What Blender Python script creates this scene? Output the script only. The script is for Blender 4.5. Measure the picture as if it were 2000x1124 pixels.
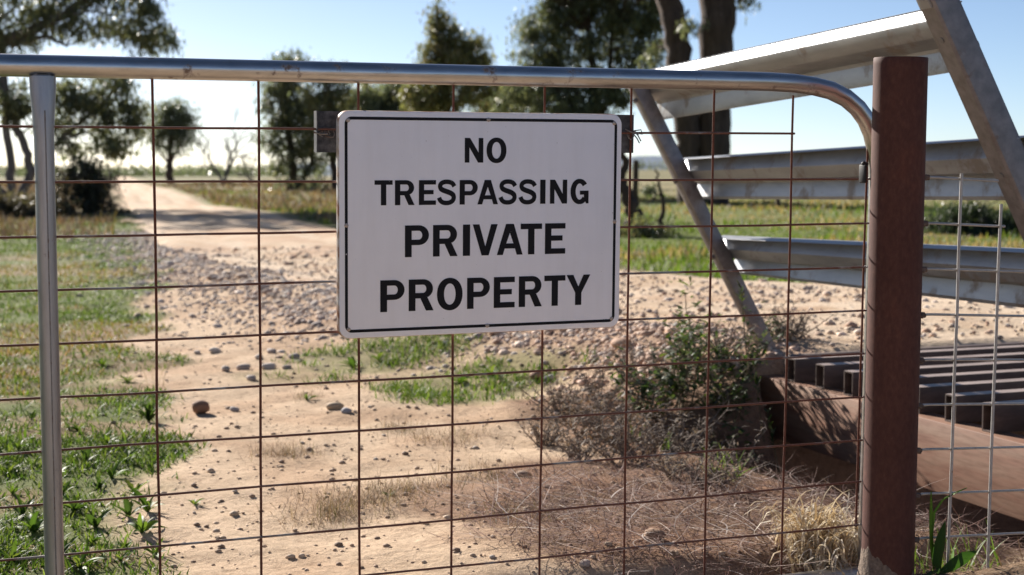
import bpy, bmesh, math, random
import numpy as np
from mathutils import Matrix, Vector

for o in list(bpy.data.objects):
    bpy.data.objects.remove(o, do_unlink=True)
SC = bpy.context.scene
COL = SC.collection
RNG = np.random.default_rng(7)
random.seed(7)

# ------------------------------------------------------------------ camera, sky, sun, exposure
EYE = np.array([0.0, 0.0, 0.9])
FPX = 3042.95                                  # focal length in pixels of a 2000 px wide picture
YAW, PITCH = 0.390674, math.atan(234 / 3043)
_f = np.array([math.sin(YAW) * math.cos(PITCH), math.cos(YAW) * math.cos(PITCH), -math.sin(PITCH)])
_r = np.array([math.cos(YAW), -math.sin(YAW), 0.0])
_u = np.cross(_r, _f)
cam_data = bpy.data.cameras.new('camera')
cam = bpy.data.objects.new('camera', cam_data)
COL.objects.link(cam)
M = Matrix(((_r[0], _u[0], -_f[0], EYE[0]), (_r[1], _u[1], -_f[1], EYE[1]), (_r[2], _u[2], -_f[2], EYE[2]), (0, 0, 0, 1)))
cam.matrix_world = M
cam_data.sensor_width = 36.0
cam_data.lens = 36.0 * FPX / 2000.0
cam_data.clip_start = 0.05
cam_data.clip_end = 9000.0
cam_data.dof.use_dof = True
cam_data.dof.focus_distance = 3.16
cam_data.dof.aperture_fstop = 6.0
SC.camera = cam

SUN_AZ, SUN_EL = math.radians(-10.8), math.radians(25.0)      # azimuth measured from +Y towards +X
world = bpy.data.worlds.new('World')
SC.world = world
world.use_nodes = True
wn = world.node_tree.nodes
sky = wn.new('ShaderNodeTexSky')
sky.sky_type = 'NISHITA'
sky.sun_disc = False
sky.sun_elevation = SUN_EL
sky.sun_rotation = SUN_AZ
sky.air_density = 0.5
sky.dust_density = 0.24
sky.ozone_density = 1.4
sky.altitude = 0
world.node_tree.links.new(sky.outputs['Color'], wn['Background'].inputs['Color'])
wn['Background'].inputs['Strength'].default_value = 0.052
sun_data = bpy.data.lights.new('sun', 'SUN')
sun_data.energy = 5.0
sun_data.angle = math.radians(0.53)
sun_data.color = (1.0, 0.93, 0.84)
sun = bpy.data.objects.new('sun', sun_data)
COL.objects.link(sun)
SUN_DIR = Vector((math.sin(SUN_AZ) * math.cos(SUN_EL), math.cos(SUN_AZ) * math.cos(SUN_EL), math.sin(SUN_EL)))
sun.rotation_euler = SUN_DIR.to_track_quat('Z', 'Y').to_euler()
sun.location = SUN_DIR * 50
vs = SC.view_settings
vs.view_transform = 'Standard'
vs.look = 'None'
vs.exposure = 1.2
vs.gamma = 1.0
vs.use_curve_mapping = False
SC.cycles.max_bounces = 8
SC.cycles.transparent_max_bounces = 8


# ------------------------------------------------------------------ helpers
def ray(px, py):
    return (px - 1000) / FPX * _r - (py - 562) / FPX * _u + _f


def at_depth(px, py, d):
    return EYE + ray(px, py) * d


def sstep(a, b, x):
    t = np.clip((np.asarray(x, float) - a) / (b - a), 0, 1)
    return t * t * (3 - 2 * t)


def vnoise(x, y, seed=0):
    x = np.asarray(x, float); y = np.asarray(y, float)
    xi = np.floor(x).astype(np.int64); yi = np.floor(y).astype(np.int64)
    xf = x - xi; yf = y - yi
    xf = xf * xf * (3 - 2 * xf); yf = yf * yf * (3 - 2 * yf)

    def h(a, b):
        n = (a * 374761393 + b * 668265263 + seed * 974634777) & 0xffffffff
        n = ((n ^ (n >> 13)) * 1274126177) & 0xffffffff
        n = n ^ (n >> 16)
        return (n & 0xffff) / 65535.0
    return (h(xi, yi) * (1 - xf) + h(xi + 1, yi) * xf) * (1 - yf) + (h(xi, yi + 1) * (1 - xf) + h(xi + 1, yi + 1) * xf) * yf


def fbm(x, y, f=1.0, oct=4, seed=0):
    s = 0; a = 0.5; n = 0
    for k in range(oct):
        s = s + a * vnoise(np.asarray(x) * f + 17.3 * k, np.asarray(y) * f + 9.1 * k, seed + k)
        n += a; a *= 0.5; f *= 2.03
    return s / n


# road edges and the rim of the grass, as x over y
_LE = np.array([(-20, 2.2), (3.0, 2.95), (4.9, 3.28), (5.5, 3.24), (6.2, 3.08), (8, 2.75), (12, 2.7), (16, 2.78), (21, 3.35), (38, 5.7), (78, 11.3), (140, 20.0), (400, 56)])
_RE = np.array([(-20, 8.0), (3.0, 7.6), (5, 7.5), (6.5, 7.0), (8.5, 6.0), (10.7, 5.45), (14, 5.5), (21, 5.95), (43, 8.4), (78, 12.5), (140, 21.5), (400, 58)])
_GR = np.array([(-20, 0.1), (2.9, 0.5), (3.45, 0.57), (4.34, 0.70), (5.5, 0.86), (6.4, 1.05), (8.3, 1.37), (12, 1.95), (18, 2.75), (21, 3.2), (38, 5.5), (78, 11), (400, 55)])


def road_l(y): return np.interp(y, _LE[:, 0], _LE[:, 1])
def road_r(y): return np.interp(y, _RE[:, 0], _RE[:, 1])
def grass_x(y): return np.interp(y, _GR[:, 0], _GR[:, 1])


def base_h(x, y):
    x = np.asarray(x, float); y = np.asarray(y, float)
    z = -0.10 + 0.10 * sstep(2.93, 3.18, y)
    # embankment up to the road
    xl = road_l(y); xr = road_r(y)
    wid = np.interp(y, [4, 6, 9, 20], [0.85, 0.95, 1.3, 1.5])
    up = sstep(xl - wid, xl - 0.02, x) * (1 - sstep(xr - 0.1, xr + 1.2, x)) * sstep(3.6, 4.9, y)
    z = z + up * np.interp(y, [0, 6.2, 9, 14, 40], [0.2, 0.2, 0.10, 0.05, 0.02])
    # loose windrow of stones along the near side
    wr = np.exp(-((x - (xl - 0.12)) / 0.26) ** 2) * sstep(5.0, 5.8, y) * (1 - sstep(13, 19, y))
    z = z + wr * 0.04
    # mound beside the end of the grid
    z = z + 0.03 * np.exp(-(((x - 2.5) / 0.30) ** 2 + ((y - 5.2) / 0.40) ** 2))
    # pit below the cattle grid
    pit = sstep(2.92, 3.04, x) * (1 - sstep(7.4, 7.7, x)) * sstep(1.2, 1.5, y) * (1 - sstep(4.90, 4.98, y))
    z = z - pit * (0.42 + (z + 0.1) * 0.6)
    z = z - 0.30 * sstep(2.38, 2.66, x - 0.10 * (4.4 - y)) * (1 - sstep(2.95, 3.05, x)) * sstep(2.95, 3.5, y) * (1 - sstep(4.62, 4.82, y))
    # low hump in front of the mesh panel
    z = z + 0.12 * np.exp(-((y - 2.77) / 0.14) ** 2) * sstep(1.92, 2.10, x) * (1 - sstep(3.2, 3.8, x))
    # far land falls away gently to the left of the road
    d = np.hypot(x, y)
    az = np.degrees(np.arctan2(x, y))
    slope = np.interp(az, [-40, 8, 15, 24, 30, 60], [0.004, 0.0056, 0.0054, 0.0022, 0.0008, 0.0004])
    z = np.where(d > 120, np.minimum(z, 0.9 - slope * d), z)
    return z


def ground_h(x, y):
    x = np.asarray(x, float); y = np.asarray(y, float)
    d = np.hypot(x, y)
    near = 1 - sstep(25, 60, d)
    z = base_h(x, y)
    z = z + (fbm(x, y, 1.3, 4, 3) - 0.5) * 0.07 * near + (fbm(x, y, 9, 3, 11) - 0.5) * 0.020 * near
    z = z + (fbm(x, y, 0.12, 3, 5) - 0.5) * 0.35 * sstep(12, 40, d) * (1 - sstep(90, 200, d))
    return z


def gh(x, y): return float(ground_h(x, y))


def ground_at(px, py):
    v = ray(px, py); z = 0.0
    for _ in range(12):
        p = EYE + v * ((z - EYE[2]) / v[2])
        z = 0.5 * z + 0.5 * gh(p[0], p[1])
    return p


def mesh_np(name, V, F, mats, colors=None, smooth=False, mat_idx=None, uv=None):
    """mesh from arrays; F is (n,3) or (n,4)"""
    V = np.asarray(V, np.float32); F = np.asarray(F, np.int32)
    me = bpy.data.meshes.new(name)
    k = F.shape[1]; n = len(F)
    me.vertices.add(len(V)); me.vertices.foreach_set('co', V.ravel())
    me.loops.add(n * k); me.loops.foreach_set('vertex_index', F.ravel())
    me.polygons.add(n)
    me.polygons.foreach_set('loop_start', np.arange(0, n * k, k, dtype=np.int32))
    me.polygons.foreach_set('loop_total', np.full(n, k, np.int32))
    if smooth: me.polygons.foreach_set('use_smooth', np.ones(n, bool))
    if mat_idx is not None: me.polygons.foreach_set('material_index', np.asarray(mat_idx, np.int32))
    if colors is not None:
        a = me.color_attributes.new('Col', 'FLOAT_COLOR', 'POINT')
        c = np.ones((len(V), 4), np.float32); c[:, :3] = colors
        a.data.foreach_set('color', c.ravel())
    for m in (mats if isinstance(mats, (list, tuple)) else [mats]): me.materials.append(m)
    me.update(calc_edges=True); me.validate()
    return me


def link(name, me, parent=None, matrix=None):
    o = bpy.data.objects.new(name, me)
    COL.objects.link(o)
    if parent is not None: o.parent = parent
    if matrix is not None: o.matrix_world = matrix
    return o


def tag(o, label, cat=None, group=None, kind=None):
    if label: o['label'] = label
    if cat: o['category'] = cat
    if group: o['group'] = group
    if kind: o['kind'] = kind
    return o


def empty(name, matrix):
    o = bpy.data.objects.new(name, None)
    o.empty_display_size = 0.1
    COL.objects.link(o); o.matrix_world = matrix
    return o


class MB:
    """collects triangles / quads of one mesh"""
    def __init__(self): self.v = []; self.f = []
    def add(self, vs, fs):
        b = len(self.v); self.v.extend([tuple(map(float, p)) for p in vs]); self.f.extend([tuple(i + b for i in q) for q in fs])
    def box(self, a, b):
        (x0, y0, z0), (x1, y1, z1) = a, b
        self.add([(x0, y0, z0), (x1, y0, z0), (x1, y1, z0), (x0, y1, z0), (x0, y0, z1), (x1, y0, z1), (x1, y1, z1), (x0, y1, z1)],
                 [(0, 3, 2, 1), (4, 5, 6, 7), (0, 1, 5, 4), (1, 2, 6, 5), (2, 3, 7, 6), (3, 0, 4, 7)])
    def tube(self, pts, rad, n=12, cap=True, squash=None):
        pts = [np.asarray(p, float) for p in pts]
        rads = rad if isinstance(rad, (list, tuple, np.ndarray)) else [rad] * len(pts)
        ref = None; rings = []
        for i, p in enumerate(pts):
            t = pts[min(i + 1, len(pts) - 1)] - pts[max(i - 1, 0)]
            t = t / (np.linalg.norm(t) + 1e-12)
            if ref is None:
                ref = np.array([0, 0, 1.0]) if abs(t[2]) < 0.9 else np.array([1.0, 0, 0])
            a = ref - t * np.dot(ref, t); a /= np.linalg.norm(a) + 1e-12
            b = np.cross(t, a); ref = a
            ring = []
            for k in range(n):
                w = 2 * math.pi * k / n
                sq = squash[i] if squash else (1, 1)
                ring.append(p + rads[i] * (sq[0] * math.cos(w) * a + sq[1] * math.sin(w) * b))
            rings.append(ring)
        vs_ = [q for r_ in rings for q in r_]; fs = []
        for i in range(len(pts) - 1):
            for k in range(n):
                k2 = (k + 1) % n
                fs.append((i * n + k, i * n + k2, (i + 1) * n + k2, (i + 1) * n + k))
        if cap:
            fs.append(tuple(range(n - 1, -1, -1))); fs.append(tuple((len(pts) - 1) * n + k for k in range(n)))
        self.add(vs_, fs)
    def prism(self, prof, p0, p1, ax, ay, cap=True):
        """open or closed profile (list of 2D points, closed) swept p0->p1 with axes ax, ay"""
        n = len(prof); p0, p1, ax, ay = [np.asarray(q, float) for q in (p0, p1, ax, ay)]
        vs_ = [p + a * ax + b * ay for p in (p0, p1) for a, b in prof]
        fs = [(k, (k + 1) % n, n + (k + 1) % n, n + k) for k in range(n)]
        if cap: fs += [tuple(range(n - 1, -1, -1)), tuple(range(n, 2 * n))]
        self.add(vs_, fs)
    def mesh(self, name, mat, smooth=None, bevel=0):
        me = bpy.data.meshes.new(name)
        me.from_pydata(self.v, [], self.f)
        bm = bmesh.new(); bm.from_mesh(me)
        bmesh.ops.recalc_face_normals(bm, faces=bm.faces)
        if bevel:
            ed = [e for e in bm.edges if len(e.link_faces) == 2 and e.calc_face_angle(0) > 0.6]
            bmesh.ops.bevel(bm, geom=ed, offset=bevel, segments=2, affect='EDGES', profile=0.5)
        bm.to_mesh(me); bm.free()
        for m in (mat if isinstance(mat, (list, tuple)) else [mat]): me.materials.append(m)
        if smooth is not None:
            me.polygons.foreach_set('use_smooth', np.ones(len(me.polygons), bool))
            me.set_sharp_from_angle(angle=math.radians(smooth))
        me.update()
        return me


# ------------------------------------------------------------------ materials
def new_mat(name):
    m = bpy.data.materials.new(name); m.use_nodes = True
    nt = m.node_tree
    return m, nt, nt.nodes['Principled BSDF']


def N(nt, kind, **kw):
    n = nt.nodes.new(kind)
    for k, v in kw.items():
        if k in n.inputs: n.inputs[k].default_value = v
        else: setattr(n, k, v)
    return n


def ramp(nt, fac, stops):
    r = nt.nodes.new('ShaderNodeValToRGB')
    e = r.color_ramp.elements
    while len(e) < len(stops): e.new(0.5)
    for i, (p, c) in enumerate(stops):
        e[i].position = p; e[i].color = (*c, 1) if len(c) == 3 else c
    nt.links.new(fac, r.inputs['Fac'])
    return r


def noise(nt, scale, detail=6, rough=0.55, coord='Object', vec_scale=None, dist=0.0):
    tc = nt.nodes.new('ShaderNodeTexCoord')
    src = tc.outputs[coord]
    if vec_scale:
        mp = nt.nodes.new('ShaderNodeMapping'); mp.inputs['Scale'].default_value = vec_scale
        nt.links.new(src, mp.inputs['Vector']); src = mp.outputs['Vector']
    n = nt.nodes.new('ShaderNodeTexNoise')
    n.inputs['Scale'].default_value = scale; n.inputs['Detail'].default_value = detail
    n.inputs['Roughness'].default_value = rough; n.inputs['Distortion'].default_value = dist
    nt.links.new(src, n.inputs['Vector'])
    return n.outputs['Fac']


def mixc(nt, fac, a, b, mode='MIX'):
    m = nt.nodes.new('ShaderNodeMix'); m.data_type = 'RGBA'; m.blend_type = mode
    for s, v in ((0, fac), (6, a), (7, b)):
        if hasattr(v, 'is_output') or isinstance(v, bpy.types.NodeSocket): nt.links.new(v, m.inputs[s])
        elif s == 0: m.inputs[0].default_value = v
        else: m.inputs[s].default_value = (*v, 1)
    return m.outputs[2]


def bump(nt, bsdf, h, strength=0.3, dist=0.01):
    b = nt.nodes.new('ShaderNodeBump'); b.inputs['Strength'].default_value = strength; b.inputs['Distance'].default_value = dist
    nt.links.new(h, b.inputs['Height']); nt.links.new(b.outputs['Normal'], bsdf.inputs['Normal'])


def mat_metal(name, c0, c1, rough=(0.3, 0.5), metallic=0.9, scale=40, vec_scale=None, spots=None, bump_s=0.08):
    m, nt, b = new_mat(name)
    f = noise(nt, scale, 8, 0.6, vec_scale=vec_scale)
    c = ramp(nt, f, [(0.3, c0), (0.7, c1)]).outputs['Color']
    met = None
    if spots:
        f2 = noise(nt, spots[1], 6, 0.65)
        k = ramp(nt, f2, [(spots[2], (0, 0, 0)), (spots[2] + 0.09, (1, 1, 1))]).outputs['Color']
        c = mixc(nt, k, c, spots[0])
        mm = nt.nodes.new('ShaderNodeMapRange'); mm.inputs['To Min'].default_value = metallic; mm.inputs['To Max'].default_value = 0.05
        nt.links.new(k, mm.inputs['Value']); nt.links.new(mm.outputs[0], b.inputs['Metallic'])
    else:
        b.inputs['Metallic'].default_value = metallic
    nt.links.new(c, b.inputs['Base Color'])
    mr = nt.nodes.new('ShaderNodeMapRange'); mr.inputs['To Min'].default_value = rough[0]; mr.inputs['To Max'].default_value = rough[1]
    nt.links.new(f, mr.inputs['Value']); nt.links.new(mr.outputs[0], b.inputs['Roughness'])
    bump(nt, b, f, bump_s, 0.002)
    return m


def mat_rough(name, stops, scale=30, rough=0.8, bump_s=0.3, bump_d=0.004, vec_scale=None, scale2=None, stops2=None, spec=0.3, coord='Object'):
    m, nt, b = new_mat(name)
    f = noise(nt, scale, 8, 0.65, coord, vec_scale)
    c = ramp(nt, f, stops).outputs['Color']
    if stops2:
        f2 = noise(nt, scale2, 5, 0.6, coord, vec_scale)
        r2 = ramp(nt, f2, stops2)
        mul = mixc(nt, 1.0, c, r2.outputs['Color'], 'MULTIPLY'); c = mul
    nt.links.new(c, b.inputs['Base Color'])
    b.inputs['Roughness'].default_value = rough
    b.inputs['Specular IOR Level'].default_value = spec
    bump(nt, b, f, bump_s, bump_d)
    return m


def mat_leaf(name, trans=0.4, rough=0.5, tint=(1.0, 1.0, 0.55), gloss=0.35):
    m, nt, b = new_mat(name)
    a = nt.nodes.new('ShaderNodeAttribute'); a.attribute_name = 'Col'
    nt.links.new(a.outputs['Color'], b.inputs['Base Color'])
    b.inputs['Roughness'].default_value = rough
    b.inputs['Specular IOR Level'].default_value = gloss
    t = nt.nodes.new('ShaderNodeBsdfTranslucent')
    nt.links.new(mixc(nt, 1.0, a.outputs['Color'], tint, 'MULTIPLY'), t.inputs['Color'])
    mx = nt.nodes.new('ShaderNodeMixShader'); mx.inputs[0].default_value = trans
    nt.links.new(b.outputs[0], mx.inputs[1]); nt.links.new(t.outputs[0], mx.inputs[2])
    nt.links.new(mx.outputs[0], nt.nodes['Material Output'].inputs['Surface'])
    return m


RUSTC = (0.13, 0.047, 0.028)
M_PIPE = mat_metal('galvanised pipe', (0.40, 0.40, 0.40), (0.55, 0.55, 0.55), (0.22, 0.40), 0.95, 55, (0.25, 1, 1), ((0.16, 0.11, 0.085), 26, 0.60))
M_UPRIGHT = mat_metal('galvanised upright', (0.27, 0.27, 0.28), (0.42, 0.41, 0.41), (0.34, 0.52), 0.85, 60, (1, 1, 0.12), ((0.22, 0.20, 0.19), 30, 0.63))
M_GALV = mat_metal('weathered galvanised sheet', (0.26, 0.27, 0.285), (0.40, 0.405, 0.415), (0.42, 0.58), 0.7, 18, (1, 0.25, 1), ((0.20, 0.17, 0.145), 7, 0.55))
M_LEG = mat_metal('dull galvanised leg', (0.17, 0.155, 0.155), (0.29, 0.265, 0.262), (0.42, 0.62), 0.65, 30, None, ((0.16, 0.12, 0.10), 16, 0.60))
M_RUSTWIRE = mat_rough('rusted wire', [(0.3, (0.085, 0.032, 0.022)), (0.7, (0.17, 0.062, 0.036))], 60, 0.8, 0.3, 0.001)
M_HWIRE = mat_metal('half rusted wire', (0.26, 0.25, 0.24), (0.36, 0.35, 0.34), (0.42, 0.6), 0.75, 60, None, (RUSTC, 6, 0.37))
M_WIRE = mat_metal('galvanised wire', (0.34, 0.33, 0.32), (0.47, 0.455, 0.44), (0.45, 0.6), 0.55, 60, None, ((0.20, 0.13, 0.09), 26, 0.66))
M_BAR = mat_metal('dirty zinc bar', (0.15, 0.145, 0.145), (0.30, 0.29, 0.28), (0.45, 0.65), 0.6, 60, None, ((0.12, 0.07, 0.05), 30, 0.52))
M_POST = mat_rough('rusted pipe post', [(0.28, (0.066, 0.028, 0.022)), (0.5, (0.088, 0.037, 0.029)), (0.68, (0.108, 0.048, 0.036)), (0.84, (0.20, 0.10, 0.06))], 120, 0.72, 0.25, 0.0010, (1, 1, 0.5), 7, [(0.3, (0.78, 0.74, 0.74)), (0.56, (1.0, 0.97, 0.95)), (0.70, (1.3, 1.12, 0.95))], 0.2)
M_BEAM = mat_rough('rusted beam', [(0.25, (0.15, 0.058, 0.036)), (0.40, (0.235, 0.125, 0.085)), (0.58, (0.26, 0.16, 0.112)), (0.8, (0.33, 0.23, 0.17))], 8, 0.55, 0.3, 0.001, (1, 0.35, 3.0), 30, [(0.3, (0.72, 0.66, 0.62)), (0.55, (1.0, 0.98, 0.96)), (0.7, (1.1, 1.08, 1.05))])
M_RHS = mat_rough('dark rusted tube', [(0.3, (0.060, 0.042, 0.035)), (0.7, (0.135, 0.095, 0.078))], 16, 0.55, 0.15, 0.001, (0.3, 1, 1), 70, [(0.3, (0.75, 0.72, 0.7)), (0.6, (1.1, 1.05, 1.0))], 0.5)
M_RHSTOP = mat_rough('sunlit polished steel', [(0.3, (0.20, 0.15, 0.125)), (0.7, (0.40, 0.32, 0.28))], 20, 0.5, 0.1, 0.001, (0.25, 1, 1))  # tyre polish, with the sun on bar tops painted in as paler steel
M_OLDBAR = mat_rough('old grimy zinc', [(0.35, (0.035, 0.034, 0.036)), (0.55, (0.085, 0.082, 0.085)), (0.75, (0.17, 0.165, 0.165))], 60, 0.6, 0.3, 0.001)
M_CONCRETE = mat_rough('crumbly concrete', [(0.3, (0.10, 0.075, 0.06)), (0.55, (0.20, 0.15, 0.115)), (0.8, (0.36, 0.28, 0.21))], 110, 0.92, 0.9, 0.006)
M_WHITE, nt, b = new_mat('white sign paint')
f = noise(nt, 130, 4, 0.6); f2 = noise(nt, 6, 5, 0.6)
c = ramp(nt, f2, [(0.3, (0.79, 0.795, 0.84)), (0.7, (0.85, 0.85, 0.89))]).outputs['Color']
k = ramp(nt, f, [(0.255, (1, 1, 1)), (0.275, (0, 0, 0))]).outputs['Color']
f4 = noise(nt, 9, 6, 0.7, vec_scale=(3.0, 1, 0.35)); c = mixc(nt, 1.0, c, ramp(nt, f4, [(0.30, (0.96, 0.957, 0.95)), (0.55, (1, 1, 1))]).outputs['Color'], 'MULTIPLY')
nt.links.new(mixc(nt, k, c, (0.38, 0.36, 0.36)), b.inputs['Base Color']); b.inputs['Roughness'].default_value = 0.42
b.inputs['Specular IOR Level'].default_value = 0.35
bump(nt, b, f2, 0.05, 0.004)
M_SIGNEDGE = mat_rough('sign rim with rust', [(0.40, (0.70, 0.68, 0.67)), (0.52, (0.55, 0.42, 0.34)), (0.62, (0.30, 0.12, 0.06))], 24, 0.6, 0.3, 0.001)
M_BLACK, nt, b = new_mat('black sign lettering')
f = noise(nt, 75, 3, 0.6)
k = ramp(nt, f, [(0.26, (1, 1, 1)), (0.28, (0, 0, 0))]).outputs['Color']
nt.links.new(mixc(nt, k, (0.012, 0.012, 0.015), (0.40, 0.38, 0.38)), b.inputs['Base Color']); b.inputs['Roughness'].default_value = 0.55; b.inputs['Specular IOR Level'].default_value = 0.12
M_SCREW = mat_metal('screw head', (0.30, 0.24, 0.20), (0.45, 0.40, 0.36), (0.4, 0.6), 0.7, 200)
M_DARKBRACKET = mat_rough('dark rubber', [(0.3, (0.018, 0.018, 0.02)), (0.7, (0.035, 0.034, 0.034))], 60, 0.6, 0.2, 0.001)
M_LEAF = mat_leaf('leaf', 0.48, 0.55, (1.0, 1.0, 0.5), 0.25)
M_TREELEAF = mat_leaf('tree leaf', 0.50, 0.40, (1.0, 1.0, 0.62), 0.5)
M_DRY = mat_leaf('dry stem', 0.25, 0.7, (1.0, 0.9, 0.7), 0.15)
M_BARK = mat_rough('bark', [(0.3, (0.045, 0.030, 0.024)), (0.6, (0.10, 0.070, 0.055)), (0.8, (0.19, 0.145, 0.12))], 3.0, 0.9, 0.8, 0.05, (3, 3, 0.5), 1.2, [(0.3, (0.6, 0.55, 0.52)), (0.7, (1.2, 1.15, 1.1))])
M_PALEBARK = mat_rough('pale bark', [(0.3, (0.09, 0.075, 0.065)), (0.7, (0.24, 0.20, 0.175))], 4.0, 0.85, 0.4, 0.02, (3, 3, 0.5))


def mat_stone(name):
    m, nt, b = new_mat(name)
    oi = nt.nodes.new('ShaderNodeAttribute'); oi.attribute_name = 'Col'
    f = noise(nt, 24, 8, 0.65)
    r = ramp(nt, f, [(0.25, (0.62, 0.58, 0.55)), (0.6, (1.0, 1.0, 1.0)), (0.85, (1.25, 1.22, 1.2))])
    nt.links.new(mixc(nt, 1.0, oi.outputs['Color'], r.outputs['Color'], 'MULTIPLY'), b.inputs['Base Color'])
    b.inputs['Roughness'].default_value = 0.8; b.inputs['Specular IOR Level'].default_value = 0.3
    bump(nt, b, f, 0.4, 0.004)
    return m


M_STONE = mat_stone('stone')


def mat_ground(name):
    m, nt, b = new_mat(name)
    a = nt.nodes.new('ShaderNodeAttribute'); a.attribute_name = 'Col'
    f1 = noise(nt, 3.0, 10, 0.62, 'Object'); f2 = noise(nt, 38, 8, 0.7, 'Object'); f3 = noise(nt, 260, 3, 0.6, 'Object')
    r1 = ramp(nt, f1, [(0.3, (0.80, 0.77, 0.74)), (0.65, (1.08, 1.06, 1.05))]).outputs['Color']
    r2 = ramp(nt, f2, [(0.28, (0.58, 0.54, 0.50)), (0.5, (1.0, 1.0, 1.0)), (0.8, (1.16, 1.14, 1.10))]).outputs['Color']
    r3 = ramp(nt, f3, [(0.3, (0.72, 0.68, 0.64)), (0.55, (1.05, 1.04, 1.03))]).outputs['Color']
    c = mixc(nt, 1.0, a.outputs['Color'], r1, 'MULTIPLY')
    c = mixc(nt, 1.0, c, r2, 'MULTIPLY'); c = mixc(nt, 1.0, c, r3, 'MULTIPLY')
    nt.links.new(c, b.inputs['Base Color'])
    b.inputs['Roughness'].default_value = 0.95; b.inputs['Specular IOR Level'].default_value = 0.1
    add = nt.nodes.new('ShaderNodeMath'); add.operation = 'MULTIPLY_ADD'; add.inputs[1].default_value = 0.25
    nt.links.new(f3, add.inputs[0]); nt.links.new(f2, add.inputs[2])
    bump(nt, b, add.outputs[0], 0.9, 0.012)
    return m


M_GROUND = mat_ground('ground')

# ------------------------------------------------------------------ ground sheet
def lines(segs):
    out = []
    for a, b_, n in segs: out.append(np.linspace(a, b_, n, endpoint=False))
    return np.concatenate(out)


def geo(a, b_, n): return a * (b_ / a) ** (np.arange(n) / n)


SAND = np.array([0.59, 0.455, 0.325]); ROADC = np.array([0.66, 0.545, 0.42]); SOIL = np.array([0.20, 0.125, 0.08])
GREENG = np.array([0.125, 0.155, 0.045]); DRYG = np.array([0.27, 0.215, 0.115]); LITTER = np.array([0.27, 0.155, 0.10])


def mix(a, b_, t):
    t = np.clip(np.asarray(t), 0, 1)[..., None]
    return a * (1 - t) + b_ * t


def blob(x, y, cx, cy, rx, ry, seed=1, f=3.0):
    d = np.sqrt(((x - cx) / rx) ** 2 + ((y - cy) / ry) ** 2) + (fbm(x, y, f, 3, seed) - 0.5) * 0.9
    return 1 - sstep(0.65, 1.1, d)


def green_patch(x, y):
    return np.clip(blob(x, y, 2.35, 7.0, 0.55, 0.55, 21) + blob(x, y, 2.25, 6.0, 0.45, 0.5, 22) + 0.5 * blob(x, y, 1.75, 6.6, 0.3, 0.3, 24), 0, 1)


def grassy(x, y):
    """how much the grass on the near side of the track covers the ground"""
    e = grass_x(y) + (fbm(x, y, 2.2, 4, 31) - 0.5) * np.interp(y, [3, 8, 20], [0.5, 0.7, 1.3])
    return (1 - sstep(-0.12, 0.10, x - e)) * sstep(1.6, 2.3, y)  # no grass on unseen near ground: added pale sand bounces light onto the sign


def ground_col(x, y):
    d = np.hypot(x, y)
    n1 = fbm(x, y, 0.7, 4, 41); n2 = fbm(x, y, 3.5, 4, 42); n3 = fbm(x, y, 0.15, 3, 43)
    c = mix(SAND, SAND * np.array([0.86, 0.80, 0.76]), sstep(0.4, 0.7, n2))
    # brown litter below the right half of the gate
    lit = blob(x, y, 2.0, 3.65, 0.75, 0.75, 51, 4) * 0.9
    lit = np.maximum(lit, blob(x, y, 2.55, 4.7, 0.5, 0.8, 52))
    lit = np.maximum(lit, 0.7 * blob(x, y, 1.55, 3.9, 0.32, 0.3, 53))
    c = mix(c, mix(LITTER, SOIL, sstep(0.4, 0.65, n2)), lit)
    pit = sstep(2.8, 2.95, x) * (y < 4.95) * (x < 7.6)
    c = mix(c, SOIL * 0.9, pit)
    c = mix(c, SOIL * 0.32, np.maximum(blob(x, y, 2.75, 4.3, 0.36, 0.6, 54), blob(x, y, 2.75, 3.5, 0.4, 0.5, 55)))  # ditch beside the beam: its shade painted in as much darker soil
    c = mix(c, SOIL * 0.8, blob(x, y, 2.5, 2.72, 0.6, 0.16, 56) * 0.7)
    # embankment of pinkish stones
    xl = road_l(y)
    emb = sstep(xl - 0.8, xl - 0.35, x) * sstep(4.2, 5, y) * (1 - sstep(8, 10, y))
    c = mix(c, np.array([0.44, 0.30, 0.22]), emb * 0.7)
    g = grassy(x, y)
    gcol = mix(GREENG * 1.1, DRYG * 0.9, sstep(0.52, 0.74, n1 + 0.12 * (n2 - 0.5)))
    gcol = mix(gcol, SOIL * 1.5, 0.6 * sstep(0.50, 0.64, n2) * (1 - sstep(8, 14, d)))
    gcol = mix(gcol, DRYG * np.array([0.9, 0.85, 0.8]), sstep(24, 34, d) * 0.75)
    c = mix(c, gcol, g)
    # paddock on the far side of the road
    r = sstep(-0.25, 0.35, x - road_r(y) + (n2 - 0.5) * 0.9)
    pad = mix(GREENG * 1.2, DRYG * 0.95, sstep(0.48, 0.68, n3 * 0.5 + n1 * 0.5))
    pad = mix(pad, np.array([0.30, 0.265, 0.15]), sstep(30, 70, d) * 0.85)
    c = mix(c, pad, r)
    c = mix(c, GREENG * 1.2, green_patch(x, y) * 0.6)
    # the track itself
    rd = sstep(-0.1, 0.2, x - xl + (n2 - .5) * .4) * (1 - sstep(-0.2, 0.15, x - road_r(y) + (n2 - .5) * .4)) * sstep(4.9, 5.2, y)
    c = mix(c, mix(ROADC, ROADC * np.array([0.9, 0.84, 0.78]), sstep(0.4, 0.7, n2)), rd)
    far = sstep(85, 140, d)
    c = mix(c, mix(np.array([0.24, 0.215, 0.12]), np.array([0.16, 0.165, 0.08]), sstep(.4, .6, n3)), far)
    return c


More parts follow.
